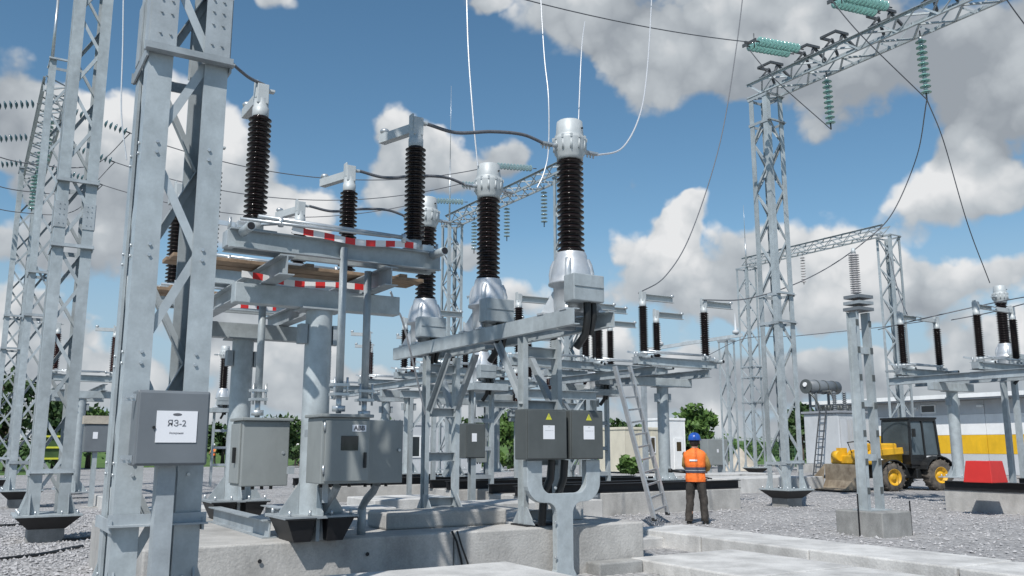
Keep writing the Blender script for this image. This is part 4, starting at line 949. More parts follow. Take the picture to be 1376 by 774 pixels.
# third bay at left: reddish poles
SW3 = make_switch('reddish disconnector pole pair seen between the operating rods and the left transformer', (12.4, 28.2, 3.65), span=1.7, blade=((-1, .2), (-1, .2)), m='porc2', group='distant reddish disconnectors')
for x, y, lab in ((17.0, 26.0, 'reddish disconnector pair below the second bay platform, left'), (19.4, 27.5, 'reddish disconnector pair below the second bay platform, right'), (3.1, 31.4, 'distant disconnector pair right of the second tower'), (12.2, 31.6, 'reddish disconnector pair farther behind the operating rods')):
    dup(SW3, (x, y, 3.65 if x < 13 else 2.6), 0, lab)
disc_support((12.3, 29.0), 'column and beams under the reddish disconnectors left of the transformers', None, (28.3,), 0.2, ph=(27.9, 31.9), xs=(-.6, .6))
disc_support((3.1, 31.8), 'column and beams of the far disconnector right of the second tower', None, (31.4, 34.0), 0.2, ph=(31.1, 34.5), xs=(-.6, .6))
for x, y, z, lab in ((17.0, 26.0, 2.6, 'frame posts under the left reddish pair'), (19.4, 27.5, 2.6, 'frame posts under the right reddish pair')):
    t = thing('steel_stand', lab, 'support frame', (x, y, 0), 0, 'far support frames')
    for sx in (-1, 1): MB().bx(sx * .8 - .08, sx * .8 + .08, -.08, .08, 0, z).build('leg', 'galv', t)
    MB().bx(-1.1, 1.1, -.1, .1, z - .15, z - .002).build('beam', 'galv', t)
# pipe busbar towards the mast
t = thing('pipe_busbar', 'grey pipe busbar on small posts left of the narrow lattice mast', 'busbar', (28.5, 31.0, 5.9), 0)
a0 = at(868, 470, a=33) - Vector((28.5, 31.0, 5.9)); a1 = at(998, 450, a=30.1) - Vector((28.5, 31.0, 5.9))
MB().bar(a0, a1, .16, .16).build('pipe', 'galv2', t)
for f_ in (.15, .6, .93):
    q = a0.lerp(a1, f_); MB().lathe([(.09, .1), (.16, .12), (.16, .24), (.06, .3), (.03, 1.1)], q, 10).build('support_insulator', 'lgrey', t)
tag(MB().bx(-.1, .1, -.1, .1, 0, 5.6).bx(-.35, .35, -.35, .35, -.02, .1).build('busbar_post', 'galv2', None, loc=(27.2, 32.3, 0)), 'distant square grey post under the pipe busbar', 'post')

# ------------------------------------------------------------------ right bay disconnector
sup3 = disc_support((23.6, 13.5), 'round columns and beams carrying the right edge disconnector', None, (14.7, 11.3), 0.78, ph=(11.2, 16.0), xs=(-.62, .62))
SW4 = make_switch('right edge disconnector phase with two brown insulators, the far one', (24.0, 15.8, 3.62), span=1.75, closed=True, m='porc', group='right edge disconnectors')
dup(SW4, (24.0, 13.5, 3.62), 0, 'right edge disconnector phase, middle one with paired insulators'); dup(SW4, (24.0, 11.3, 3.62), 0, 'right edge disconnector phase, nearest one')
wire('busbar wire along the tops of the right edge insulators', [at(1180, 443, a=19), at(1224, 432, a=15.9), at(1330, 408, a=14), at(1400, 395, a=12)], .016, 'cable', group='right bay wires')
wire('second busbar wire along the tops of the right edge insulators', [at(1278, 430, a=15.6), at(1330, 420, a=14.6), at(1400, 402, a=12)], .016, 'cable', group='right bay wires')
wire('dropper beside the thin distant tower onto the right edge insulator', [at(1196, 345, a=18), at(1208, 395, a=17), at(1220, 425, a=15.9)], .014, 'cable', group='right bay wires')
rail('the black rail at the right edge', 21.6, 25.2, 9.0, 13.9, .52, .76, .76)
t = thing('steel_stand', 'post frame under the white capped transformer at the right edge', 'support frame', (26.9, 14.9, 0), 0, 'far transformer frames')
for sx in (-1, 1): MB().bx(sx * .3 - .07, sx * .3 + .07, -.07, .07, 0, 3.85).build('leg', 'galv', t)
MB().bx(-.5, .5, -.45, .45, 3.7, 3.89).build('top_plate', 'galv', t)
# red hood
rc = at(1330, 648, z=.77)
t = thing('red_box', 'bright red sloping metal hood standing on the black rail at the right', 'hood', (rc.x - .02, rc.y + .07, .765), radians(0)); t.scale = (.74, .74, 1.0)
v = [(-.45, -.45, 0), (.45, -.45, 0), (.45, .5, 0), (-.45, .5, 0), (-.36, -.38, .50), (.36, -.38, .50), (.36, .42, .5), (-.36, .42, .5)]
MB().add(v, [(0, 3, 2, 1), (4, 5, 6, 7), (0, 1, 5, 4), (1, 2, 6, 5), (2, 3, 7, 6), (3, 0, 4, 7)]).build('hood', 'red', t, .015)
MB().bar((-.2, -.2, .502), (.05, .3, .502), .04, .006).build('white_strip', 'white', t)
# box with cabling by the right edge
t = thing('drive_cabinet', 'grey drive cabinet hanging under the right edge disconnector', 'cabinet', (23.9, 12.2, 1.1), 0, 'drive cabinets')
MB().bx(-.3, .3, -.25, .25, 0, .9).build('body', 'cab', t, .012); MB().bx(-.27, .27, -.268, -.251, .03, .87).build('door', 'cab', t, .006)
MB().tube([(-.45, 0, -.3), (-.45, 0, .8), (-.1, 0, 1.1), (0, 0, .9)], .03, 8).build('conduit', 'galv2', t)

# ------------------------------------------------------------------ two legged post with ribbed arrester on a concrete block
pb = at(1172, 685, z=.45); PX, PY = 14.45, 10.75
block('concrete_block', 'concrete block with a damp corner under the two legged post', PX - .42, PX + .42, PY - .5, PY + .5, -.05, .44, 'concd', 'post foundations', bev=.02)
t = thing('arrester_post', 'grey two legged perforated steel post on the concrete block at right', 'post', (PX, PY, .44), 0)
for sx in (-1, 1):
    q = MB()
    w_ = .23 if sx < 0 else .16
    q.chan((sx * .225, 0, .02), (sx * .19, 0, 3.70), .07, w_, .01, (0, 1, 0), -sx); q.build('leg', 'galv', t)
    for k in range(7): MB().bx(sx * .21 - .05, sx * .21 + .03, -w_ / 2 - .006, -w_ / 2 - .001, .3 + k * .52, .42 + k * .52).build('slot', 'cabd', t)
for zz in (.9, 1.9, 2.9): MB().bx(-.165, .165, -.05, .05, zz, zz + .12).build('tie', 'galv', t)
for k in range(3): MB().bx(-.25 + .02 * k, .20, -.2, .16, 3.72 + k * .12, 3.72 + k * .12 + .06).build('top_plate', 'cabb' if k != 1 else 'galv2', t)
MB().bx(-.3, .3, -.2, .2, 0, .02).build('foot_plate', 'galv', t)
MB().lathe(sheds(.78, .055, .10, 18, 4.06), (-.06, -.02, 0), 16).build('arrester', 'porcg', t)
MB().cyl((-.06, -.02, 4.84), (-.06, -.02, 4.96), .05, .03).build('arrester_cap', 'cap', t)
for sx in (-1, 1):
    tag(MB().bar((PX + sx * .47, PY - .2 * sx - .25, -.02), (PX + sx * .47, PY - .2 * sx - .25, .62 if sx > 0 else .75), .035, .008).build('earthing_strip', 'black'), 'black earthing strip on the %s side of the concrete block at right' % ('right' if sx > 0 else 'left'), 'earthing strip', 'earthing strips')

# ------------------------------------------------------------------ ladder
def ladder():
    f0 = at(884, 690, z=.02); top = Vector((10.45, 13.6, 3.05))
    t = thing('ladder', 'aluminium ladder leaning against the second bay platform', 'ladder', (0, 0, 0), 0)
    p0 = at(879, 698, z=.2); p1 = at(897, 690, z=.2); q0 = at(826, 492, a=p0.y + .35); q1 = at(846, 492, a=p1.y + .35)
    for a, b in ((p0, q0), (p1, q1)): MB().chan(a, b, .045, .105, .008, (0, -1, 0)).build('stile', 'alad', t)
    for k in range(12):
        f_ = .05 + k * .082; MB().bar(p0.lerp(q0, f_), p1.lerp(q1, f_), .04, .035).build('rung', 'alad', t)
    for p_ in (p0, p1): MB().cbx(p_, (.06, .09, .06)).build('foot', 'blackp', t)
ladder()

# ------------------------------------------------------------------ people
def skin(name, verts, edges, rad, m, parent, root=0, sub=2):
    me = bpy.data.meshes.new(name); me.from_pydata([Vector(v) for v in verts], edges, [])
    o = bpy.data.objects.new(name, me); COL.objects.link(o); o.parent = parent
    sk = o.modifiers.new('skin', 'SKIN'); sk.use_smooth_shade = True
    if not me.skin_vertices: 
        bm = bmesh.new(); bm.from_mesh(me); bm.verts.layers.skin.verify(); bm.to_mesh(me); bm.free()
    for i, r in enumerate(rad):
        me.skin_vertices[0].data[i].radius = r if isinstance(r, tuple) else (r, r); me.skin_vertices[0].data[i].use_root = (i == root)
    sb = o.modifiers.new('sub', 'SUBSURF'); sb.levels = sub; sb.render_levels = sub
    me.materials.append(M[m]); return o
CT = bpy.data.textures.new('cloth_folds', 'CLOUDS'); CT.noise_scale = 0.11; CT.noise_depth = 2
def folds(o, st):
    q = o.modifiers.new('sub', 'SUBSURF'); q.levels = q.render_levels = 2
    q = o.modifiers.new('folds', 'DISPLACE'); q.texture = CT; q.strength = st; q.mid_level = .5; q.texture_coords = 'GLOBAL'
    return o
def person(label, loc, rz, helmet='helmet', vest='vest', scale=1.0, arms='tool', group='workers', trous='trous'):
    t = thing('person', label, 'person', loc, rz, group); t.scale = (scale,) * 3
    # local +y is where the person looks
    V = [(0, 0, .97), (0, -.01, 1.16), (0, -.02, 1.36), (0, -.01, 1.50), (0, .02, 1.58), (0, .035, 1.66), (0, .03, 1.75)]
    R_ = [(.15, .11), (.14, .10), (.16, .11), .055, .075, .092, .06]
    E_ = [(i, i + 1) for i in range(6)]
    def chain(start, pts):
        k = start
        for p_, r in pts:
            V.append(p_); R_.append(r); E_.append((k, len(V) - 1)); k = len(V) - 1
        return k
    chain(0, [((-.10, 0, .90), .095), ((-.115, .035, .50), .06), ((-.125, -.03, .11), .042), ((-.14, .10, .05), .035)])
    chain(0, [((.10, 0, .90), .095), ((.125, .01, .50), .06), ((.145, -.05, .11), .042), ((.17, .08, .05), .035)])
    lw = chain(2, [((-.18, 0, 1.42), .06), ((-.225, .10, 1.18), .045), ((-.17, .33, 1.10), .033)])
    rw = chain(2, [((.18, 0, 1.42), .06), ((.245, .07, 1.17), .045), ((.17, .28, 1.06), .033)])
    for w_, sx in ((lw, -1), (rw, 1)):
        p_ = Vector(V[w_]); k = chain(w_, [(tuple(p_ + Vector((-sx * .01, .06, -.01))), (.03, .018)), ])
        c = Vector(V[k])
        for j, (dx, L) in enumerate(((-.028, .06), (-.01, .068), (.01, .064), (.028, .05))):
            chain(k, [(tuple(c + Vector((dx, .035, 0))), .010), (tuple(c + Vector((dx, .035 + L * .5, -.015))), .009), (tuple(c + Vector((dx, .035 + L * .6, -.045))), .008)])
        chain(w_, [(tuple(p_ + Vector((-sx * .035, .04, -.005))), .012), (tuple(p_ + Vector((-sx * .05, .085, -.015))), .009)])
    skin('body', V, E_, R_, 'skin', t)
    # face
    MB().lathe([(.004, -.02), (.014, -.01), (.012, .012), (.005, .03)], (0, .128, 1.645), 8).build('nose', 'skin', t)
    MB().cbx((-.035, .118, 1.672), (.022, .012, .01)).cbx((.035, .118, 1.672), (.022, .012, .01)).cbx((0, .122, 1.605), (.045, .01, .009)).build('face_features', 'hair', t)
    MB().lathe([(.01, -.025), (.016, 0), (.01, .025)], (-.095, .03, 1.65), 8).lathe([(.01, -.025), (.016, 0), (.01, .025)], (.095, .03, 1.65), 8).build('ears', 'skin', t)
    MB().loft([(0, .0, 1.575, .06, .06), (0, .005, 1.62, .092, .092), (0, .01, 1.69, .10, .10), (0, .015, 1.72, .098, .1)], 14).build('hair', 'hair', t)
    hl = MB().lathe([(.128, 0), (.131, .012), (.128, .05), (.112, .10), (.075, .14), (.03, .158), (.001, .16)], (0, .02, 1.70), 22).build('helmet', helmet, t)
    MB().loft([(0, .05, 1.695, .135, .145), (0, .06, 1.703, .148, .18), (0, .05, 1.711, .132, .145)], 22).build('brim', helmet, hl)
    # trousers: two tapering legs and a seat with creases
    T_ = MB()
    T_.loft([(0, 0, .86, .165, .12), (0, 0, .95, .175, .128), (0, 0, 1.05, .165, .12)], 18)
    for sx, x1, yk, ya_ in ((-1, -.118, .035, -.03), (1, .130, .01, -.05)):
        T_.loft([(sx * .165, -.01, .06, .088, .10), (sx * .160, ya_ + .01, .11, .074, .088), (sx * .166, ya_ + .02, .17, .084, .092), (sx * .155, ya_ + .03, .24, .075, .084), (sx * .15, ya_ + .04, .34, .086, .092), (x1 * 1.15, yk - .01, .44, .080, .088), (x1 * 1.13, yk, .52, .094, .098), (x1 * 1.05, yk, .58, .088, .098), (sx * .112, .01, .70, .100, .112), (sx * .092, 0, .86, .105, .118), (sx * .08, 0, .95, .09, .11)], 16)
    folds(T_.build('trousers', trous, t), .035)
    for sx, y0, x in ((-1, .05, -.165), (1, .03, .175)):
        MB().loft([(x, y0, .0, .052, .14), (x, y0, .03, .055, .145), (x, y0 - .02, .075, .05, .115), (x, y0 - .06, .12, .048, .06), (x, y0 - .065, .16, .048, .055)], 14).build('boot', 'boot', t)
    vs = MB().loft([(0, -.005, .85, .205, .145), (.004, -.005, .90, .212, .152), (0, -.005, .97, .205, .146), (0, -.01, 1.04, .196, .138), (0, -.01, 1.13, .198, .140), (.003, -.015, 1.17, .214, .15), (0, -.015, 1.26, .220, .15), (0, -.02, 1.36, .236, .146), (0, -.02, 1.43, .235, .128), (0, -.012, 1.475, .19, .108), (0, -.01, 1.51, .105, .085), (0, -.01, 1.535, .075, .07)], 26).build('vest', vest, t)
    if arms == 'tool': folds(vs, .022)
    MB().loft([(0, -.008, 1.035, .208, .150), (0, -.008, 1.09, .210, .152), (0, -.009, 1.145, .211, .153)], 26).build('belt_band', 'refl', vs)
    MB().loft([(0, -.008, 1.075, .2115, .1535), (0, -.008, 1.085, .2118, .1538)], 26).build('belt_stripe', 'lgrey', vs)
    for w_, pts in (('l', [(-.175, .0, 1.41), (-.21, .05, 1.29), (-.228, .10, 1.18), (-.205, .20, 1.14)]), ('r', [(.175, .0, 1.41), (.222, .03, 1.29), (.25, .07, 1.17), (.215, .17, 1.11)])):
        q = MB(); q.tube(pts, .066, 12); q.build('sleeve', 'shirt', t)
    MB().bx(-.09, .07, -.1770, -.1665, 1.27, 1.305).build('back_print', 'wpaint', t) if arms == 'tool' else None
    return t
pp = at(937, 704, z=0)
hd = math.atan2(-(pp.x), pp.y)
pers = person('person seen from behind in orange vest, blue helmet and dark trousers on the gravel', (pp.x, pp.y, 0), hd + radians(-8), scale=1.02)
# tool held to the left
tool = MB().cyl((0, 0, 0), (-.34, .05, .03), .03, n=10).cyl((-.34, .05, .03), (-.42, .06, .035), .045, n=10).bar((-.05, .03, -.02), (.5, -.08, -.13), .03, .025)
tv = tool.build('hand_tool', 'blackp', None, loc=pers.matrix_basis @ Vector((-.2, .32, 1.03))); tv.rotation_euler = (0, 0, hd)
tag(tv, 'dark long tool held in the hands of the worker with the blue helmet', 'tool')
def far_person(px, py, lab, **k):
    q = at(px, py, z=0); return person(lab, (q.x, q.y, 0), radians(random.uniform(0, 360)), arms='', **k)
far_person(399, 626, 'tiny distant worker with white helmet and orange vest between the drive cabinets', helmet='helmetw')
far_person(286, 626, 'tiny distant worker in orange seen beside the nearest tower leg', helmet='helmetw')
far_person(97, 645, 'distant worker in orange standing behind the small cabinet at the left', helmet='helmet')

# ------------------------------------------------------------------ loader with black cab
def loader():
    L = at(1226, 652, z=0); t = thing('wheel_loader', 'yellow wheel loader with black cab and muddy bucket on the gravel at right', 'loader', (30.9, 21.1, 0), radians(-14))
    # heading is -x; near side is -y
    for sx in (-1, 1):
        for sy in (-1, 1):
            x = -1.85 if sx < 0 else .25; r = .50 if sx < 0 else .56
            ty = MB().lathe([(.28, -.19), (r * .86, -.2), (r, -.15), (r, .15), (r * .86, .2), (.28, .19)], (0, 0, 0), 24, caps=False)
            w_ = ty.build('tyre', 'rubber', t); w_.rotation_euler = (pi / 2, 0, 0); w_.location = (x, sy * .98, r)
            lg = MB()
            for k in range(18):
                an = 2 * pi * k / 18; lg.bar((r * .98 * cos(an), r * .98 * sin(an), -.17), (r * 1.0 * cos(an + .12), r * 1.0 * sin(an + .12), .17), .06, .05)
            lg.build('tread_lugs', 'rubber', w_, kind='stuff')
            rm = MB().lathe([(.05, .16), (.10, .16), (.13, .10), (.24, .08), (.285, .195), (.30, .20), (.30, .0), (.05, .0)], (0, 0, 0), 20).build('rim', 'myel', w_)
            if sy < 0: pass
            MB().lathe([(.05, -.16), (.10, -.16), (.13, -.10), (.24, -.08), (.285, -.195), (.30, -.20), (.30, 0), (.05, 0)], (0, 0, 0), 20).build('rim', 'myel', w_)
    MB().bx(-2.2, .95, -.5, .5, .45, .95).bx(-.55, .55, -.82, .82, .42, .8).build('chassis', 'blackp', t, .04)
    # cab frame
    cab = MB()
    zr = 2.58; y0 = .78
    for sy in (-1, 1):
        cab.bar((-.72, sy * y0, .95), (-.62, sy * (y0 - .08), zr), .08, .09); cab.bar((.62, sy * y0, .95), (.55, sy * (y0 - .08), zr), .08, .09)
        cab.bar((-.05, sy * y0, .95), (-.05, sy * (y0 - .08), zr), .06, .08)
        cab.bar((-.72, sy * y0, 1.02), (.62, sy * y0, 1.02), .07, .2); cab.bar((-.65, sy * (y0 - .08), zr), (.58, sy * (y0 - .08), zr), .09, .09)
    cab.bar((-.62, -y0 + .08, zr), (-.62, y0 - .08, zr), .09, .09).bar((.55, -y0 + .08, zr), (.55, y0 - .08, zr), .09, .09)
    cab.bx(-.70, .62, -.78, .78, .8, 1.3); cab.build('cab_frame', 'blackp', t, .015)
    MB().bx(-.72, .64, -.76, .76, zr + .03, zr + .11).build('cab_roof', 'blackp', t, .03)
    for sy in (-1, 1):
        MB().add([(-.66, sy * (y0 - .02), 1.3), (-.09, sy * (y0 - .02), 1.3), (-.09, sy * (y0 - .09), zr - .05), (-.6, sy * (y0 - .09), zr - .05), (-.66, sy * (y0 - .035), 1.3), (-.09, sy * (y0 - .035), 1.3), (-.09, sy * (y0 - .105), zr - .05), (-.6, sy * (y0 - .105), zr - .05)],
                 [(0, 1, 2, 3), (7, 6, 5, 4), (0, 4, 5, 1), (1, 5, 6, 2), (2, 6, 7, 3), (3, 7, 4, 0)]).build('side_window', 'cabglass', t)
        MB().add([(-.01, sy * (y0 - .02), 1.3), (.57, sy * (y0 - .02), 1.3), (.52, sy * (y0 - .09), zr - .05), (-.01, sy * (y0 - .09), zr - .05), (-.01, sy * (y0 - .035), 1.3), (.57, sy * (y0 - .035), 1.3), (.52, sy * (y0 - .105), zr - .05), (-.01, sy * (y0 - .105), zr - .05)],
                 [(0, 1, 2, 3), (7, 6, 5, 4), (0, 4, 5, 1), (1, 5, 6, 2), (2, 6, 7, 3), (3, 7, 4, 0)]).build('side_window', 'cabglass', t)
    MB().bx(-.69, -.67, -.68, .68, 1.3, zr - .05).build('windscreen', 'cabglass', t); MB().bx(.585, .6, -.68, .68, 1.3, zr - .05).build('rear_window', 'cabglass', t)
    MB().bx(-.1, .3, -.25, .25, 1.3, 1.42).bx(.2, .32, -.25, .25, 1.42, 2.05).build('seat', 'black', t, .03)
    MB().bx(-.02, .46, -.80, -.786, 1.02, 1.26).build('white_panel', 'wpaint', t)
    for x, r in ((-1.85, .62), (.25, .68)):
        for sy in (-1, 1):
            q = MB(); n = 10
            for k in range(n):
                a0 = .15 * pi + .75 * pi * k / n; a1 = .15 * pi + .75 * pi * (k + 1) / n; zc = .5 if x < -1 else .56
                q.bar((x + r * cos(a0), sy * .98, zc + r * sin(a0)), (x + r * cos(a1), sy * .98, zc + r * sin(a1)), .42, .035)
            q.build('fender', 'blackp', t)
    MB().bx(.625, .98, -.6, .6, .7, 1.28).build('engine_hood', 'blackp', t, .08)
    # yellow front
    MB().bx(-2.1, -.75, -.42, .42, .75, 1.42).build('front_hood', 'myel', t, .08)
    MB().bx(-2.14, -2.101, -.36, .36, .85, 1.3).build('grille', 'blackp', t, .01)
    for sy in (-1, 1):
        MB().bar((-.9, sy * .56, 1.45), (-2.3, sy * .56, 1.35), .12, .24).bar((-2.25, sy * .56, 1.4), (-2.95, sy * .56, .55), .12, .22).build('lift_arm', 'myel', t, .02)
        MB().cyl((-1.2, sy * .56, .9), (-2.0, sy * .56, 1.15), .055).cyl((-2.0, sy * .56, 1.15), (-2.5, sy * .56, 1.2), .03).build('hydraulic_ram', 'zinc', t)
        MB().cyl((-2.17, sy * .28, 1.2), (-2.142, sy * .28, 1.2), .07, n=12).build('headlight', 'wpaint', t)
    MB().bx(-2.95, -2.55, -.95, .95, .95, 1.28).build('quick_hitch', 'myel', t, .05)
    for sy in (-.7, .45): MB().cyl((-2.98, sy - .16, 1.25), (-2.98, sy + .16, 1.25), .2, n=14).bx(-2.95, -2.65, sy - .12, sy + .12, 1.2, 1.55).build('hitch_lug', 'myel', t)
    for sy in (-.5, .1): MB().tube([(-2.6, sy, 1.3), (-2.75, sy + .05, 1.75), (-2.3, sy + .05, 1.8), (-1.9, sy, 1.4)], .03, 6).build('hydraulic_hose', 'blackp', t)
    MB().bx(-1.9, -1.1, -.55, .55, 1.42, 1.72).build('hood_top', 'myel', t, .06)
    # bucket: open trough across the machine
    pr = [(-3.0, .95), (-3.02, .35), (-3.15, .08), (-4.05, .04), (-4.05, .065), (-3.2, .12), (-3.08, .36), (-3.06, .95)]
    n = len(pr); v = [(x, y, z) for y in (-1.15, 1.15) for x, z in pr]
    bk = MB().add(v, [tuple(range(n)), tuple(range(n, 2 * n))[::-1]] + [(i, (i + 1) % n, n + (i + 1) % n, n + i) for i in range(n)]).build('bucket', 'dirt', t)
    for sy in (-1, 1):
        MB().add([(-3.06, sy * 1.15, .95), (-3.2, sy * 1.15, .12), (-4.05, sy * 1.15, .065), (-3.06, sy * 1.17, .95), (-3.2, sy * 1.17, .12), (-4.05, sy * 1.17, .065)], [(0, 1, 2), (5, 4, 3), (0, 3, 4, 1), (1, 4, 5, 2), (2, 5, 3, 0)]).build('bucket_cheek', 'dirt', bk)
    MB().bx(-4.2, -4.051, -1.17, 1.17, .03, .06).build('cutting_edge', 'black', bk)
    for sy in (-1,): MB().bar((-.6, sy * .8, 2.2), (-.75, sy * 1.02, 2.2), .03, .03).bx(-.8, -.74, sy * 1.14, sy * 1.0, 1.95, 2.25).build('mirror', 'blackp', t)
    MB().bar((.85, -.3, 1.28), (1.0, -.3, 2.2), .02, .02).build('aerial', 'black', t)
loader()

# ------------------------------------------------------------------ white hall with yellow band
def hall():
    x = 50.0; yA = at(1098, 600, b=x).y; t = thing('hall', 'long white hall with a yellow band behind the loader', 'building', (x, yA - 20, 0), 0); L = 20
    zc = 4.3
    MB().bx(0.06, 10, -L, L, 0, .9).build('plinth_wall', 'mgrey', t); MB().bx(.06, 10, -L, L, .9, zc).build('wall', 'wpaint', t)
    n = 20
    for k in range(n):                                     # cladding panels
        y0 = -L + 2 * L * k / n
        MB().bx(0, .058, y0 + .015, y0 + 2 * L / n - .015, 0.02, 1.17).build('panel', 'lgrey', t)
        MB().bx(0, .058, y0 + .015, y0 + 2 * L / n - .015, 1.185, 2.26).build('panel', 'yellow', t)
        MB().bx(0, .058, y0 + .015, y0 + 2 * L / n - .015, 2.275, 3.45).build('panel', 'wpaint', t)
        MB().bx(0, .058, y0 + .015, y0 + 2 * L / n - .015, 3.465, zc - .05).build('panel', 'lgrey', t)  # grey top row puts the shade under the eaves into its colour
    MB().bx(-.9, 10.4, -L - .4, L + .4, zc + .0, zc + .08).build('soffit', 'mgrey', t); MB().bx(-.95, 10.45, -L - .45, L + .45, zc + .081, zc + .32).build('roof', 'wpaint', t)
    for k in range(9):
        y = -L + 3 + k * 4.2; MB().bx(-.16, -.001, y - .18, y + .18, 3.85, 3.97).build('wall_lamp', 'wpaint', t)
    for k in range(4):
        y = -L + 6 + k * 8.5; wf = MB().bx(-.05, -.001, y - .5, y + .5, 3.6, 4.1).build('window', 'wpaint', t); MB().bx(-.056, -.051, y - .42, y + .42, 3.66, 4.04).build('pane', 'glz', wf)
    for k in range(6):
        y = -L + 3 + k * 2.2; MB().bx(-.35, -.002, y - .2, y + .2, 3.55, 3.75).build('vent', 'cabd', t)
hall()

def hut(label, x0, x1, y0, y1, h, m, wins, door=None, roofm='lgrey', group='site huts'):
    cx, cy = (x0 + x1) / 2, (y0 + y1) / 2; t = thing('site_hut', label, 'hut', (cx, cy, 0), 0, group); hx, hy = (x1 - x0) / 2, (y1 - y0) / 2
    MB().bx(-hx, hx, -hy, hy, .1, h).build('wall', m, t); MB().bx(-hx - .05, hx + .05, -hy - .05, hy + .05, h + .001, h + .16).build('roof', roofm, t, .02)
    n = int(2 * hx / .9)
    for k in range(n + 1):
        x = -hx + 2 * hx * k / n; MB().bx(max(-hx, x - .02), min(hx, x + .02), -hy - .02, -hy - .001, .15, h - .03).build('rib', m, t)
    for (wx, wz, ww, wh) in wins:
        f_ = MB().bx(wx - ww / 2, wx + ww / 2, -hy - .05, -hy - .0015, wz, wz + wh).build('window', 'wpaint', t)
        for s_ in (-1, 1): MB().bx(*sorted((wx + s_ * .05, wx + s_ * (ww / 2 - .07))), -hy - .056, -hy - .0505, wz + .07, wz + wh - .07).build('pane', 'glz', f_)
    if door:
        d_ = MB().bx(door - .4, door + .4, -hy - .045, -hy - .0015, .15, 2.15).build('door', m, t); MB().bx(door + .28, door + .33, -hy - .07, -hy - .0455, 1.05, 1.2).build('handle', 'blackp', d_)
        MB().bx(door - .2, door + .2, -hy - .0505, -hy - .0455, 1.3, 1.9).build('pane', 'glz', d_)
g0 = at(540, 632, z=0); 
hut('grey flat roofed site hut with a white framed window at mid left', 19.2, 25.6, 45.0, 48.0, 2.75, 'lgrey', [(-.75, 1.0, 1.2, 1.2), (1.9, 1.0, 1.2, 1.2)])
hut('cream site container behind the ladder', 33.8, 37.0, 42.0, 44.6, 2.6, 'cream', [(.35, 1.2, .8, 1.0)], None, 'cream')
hut('narrow white cabin behind the second bay column', 39.2, 41.0, 44.6, 46.4, 3.3, 'wpaint', [], .3, 'wpaint')

# power transformer with conservator and ladder
def transformer():
    q = at(1150, 620, z=0); X0, Y0 = 39.2, 31.1
    t = thing('power_transformer', 'grey power transformer with a horizontal oil tank on top behind the bucket', 'transformer', (X0, Y0, 0), 0)
    MB().bx(-1.5, 1.5, -1.6, 1.4, .25, .7).build('base', 'conc', t); MB().bx(-1.1, 1.1, -1.1, 1.1, .7, 3.3).build('tank', 'lgrey', t, .04); MB().bx(-1.2, 1.2, -1.2, 1.2, 3.301, 3.42).build('tank_lid', 'mgrey', t, .02)
    for k in range(7): MB().bx(-1.0 + k * .3, -.93 + k * .3, -1.5, -1.12, .9, 3.0).build('radiator_fin', 'lgrey', t)
    for sx in (-.75, .75): MB().bar((sx, .9, 3.42), (sx, .9, 4.42), .1, .1).bar((sx, .5, 3.42), (sx, .5, 4.42), .1, .1).build('conservator_leg', 'cabb', t)
    MB().cyl((-1.25, .7, 4.75), (1.2, .7, 4.75), .36, n=24).build('conservator', 'cabb', t)
    for x in (-1.26, -.6, .1, .8): MB().cyl((x - .03, .7, 4.75), (x + .03, .7, 4.75), .385, n=24).build('conservator_band', 'cabd', t)
    MB().cyl((-1.36, .7, 4.85), (-1.29, .7, 4.85), .12, n=14).build('oil_gauge', 'wpaint', t); MB().tube([(-1.2, .5, 4.4), (-1.2, .2, 4.1), (-1.0, .0, 3.45)], .06, 8).tube([(-.3, .4, 4.5), (-.3, -.1, 4.5), (-.1, -.3, 3.45)], .05, 8).build('oil_pipe', 'cabd', t)
    for k in range(3): MB().lathe(sheds(1.0, .07, .13, 10, 3.42), (-.8 + k * .8, -.7, 0), 14).build('bushing', 'cabb', t)
    for k in range(8): MB().cyl((-.9 + .25 * k, -.2, 3.42), (-.9 + .25 * k, -.2, 3.75), .06, n=8).build('valve', 'cabd', t)
    l = thing('ladder', 'thin dark ladder leaning on the power transformer', 'ladder', (X0 - 1.65, Y0 - .4, .0), 0)
    for sy in (-.2, .2): MB().bar((-.55, sy, 0), (.3, sy, 3.6), .05, .05).build('stile', 'fit', l)
    for k in range(11): f_ = (k + 1) / 12; MB().bar((-.55 + .85 * f_, -.2, 3.6 * f_), (-.55 + .85 * f_, .2, 3.6 * f_), .035, .035).build('rung', 'fit', l)
transformer()

# small cabinets on posts
def post_cab(label, x, y, z0, z1, w, m, d=.3, post=True):
    t = thing('post_cabinet', label, 'cabinet', (x, y, 0), 0, 'small cabinets on posts')
    MB().bx(-w / 2, w / 2, -d / 2, d / 2, z0, z1).build('body', m, t, .015); MB().bx(-w / 2 + .02, w / 2 - .02, -d / 2 - .018, -d / 2 - .001, z0 + .02, z1 - .02).build('door', m, t, .006)
    MB().bx(-.1, .02, -d / 2 - .024, -d / 2 - .0185, (z0 + z1) / 2 - .02, (z0 + z1) / 2 + .16).build('paper_label', 'white', t)
    if post:
        MB().chan((0, 0, .0), (0, 0, z0 - .002), .12, .14, .01, (0, 1, 0)).build('post', 'galv', t); MB().bx(-.2, .2, -.2, .2, -.02, .02).build('foot_plate', 'conc', t)
    return t
c = at(643, 660, z=.6); post_cab('small dark grey cabinet on a thin post between the frame legs', 9.55, 17.2, 1.35, 2.1, .5, 'cabd')
c = at(105, 660, z=.3); post_cab('small grey cabinet on a post right of the second tower, with ochre lid', 3.05, 26.5, 1.45, 2.2, .62, 'cabb')
tag(MB().bx(2.7, 3.4, 26.3, 26.75, 2.203, 2.42).build('ochre_lid', 'sand'), 'ochre sheet lying on the small left cabinet', 'lid')
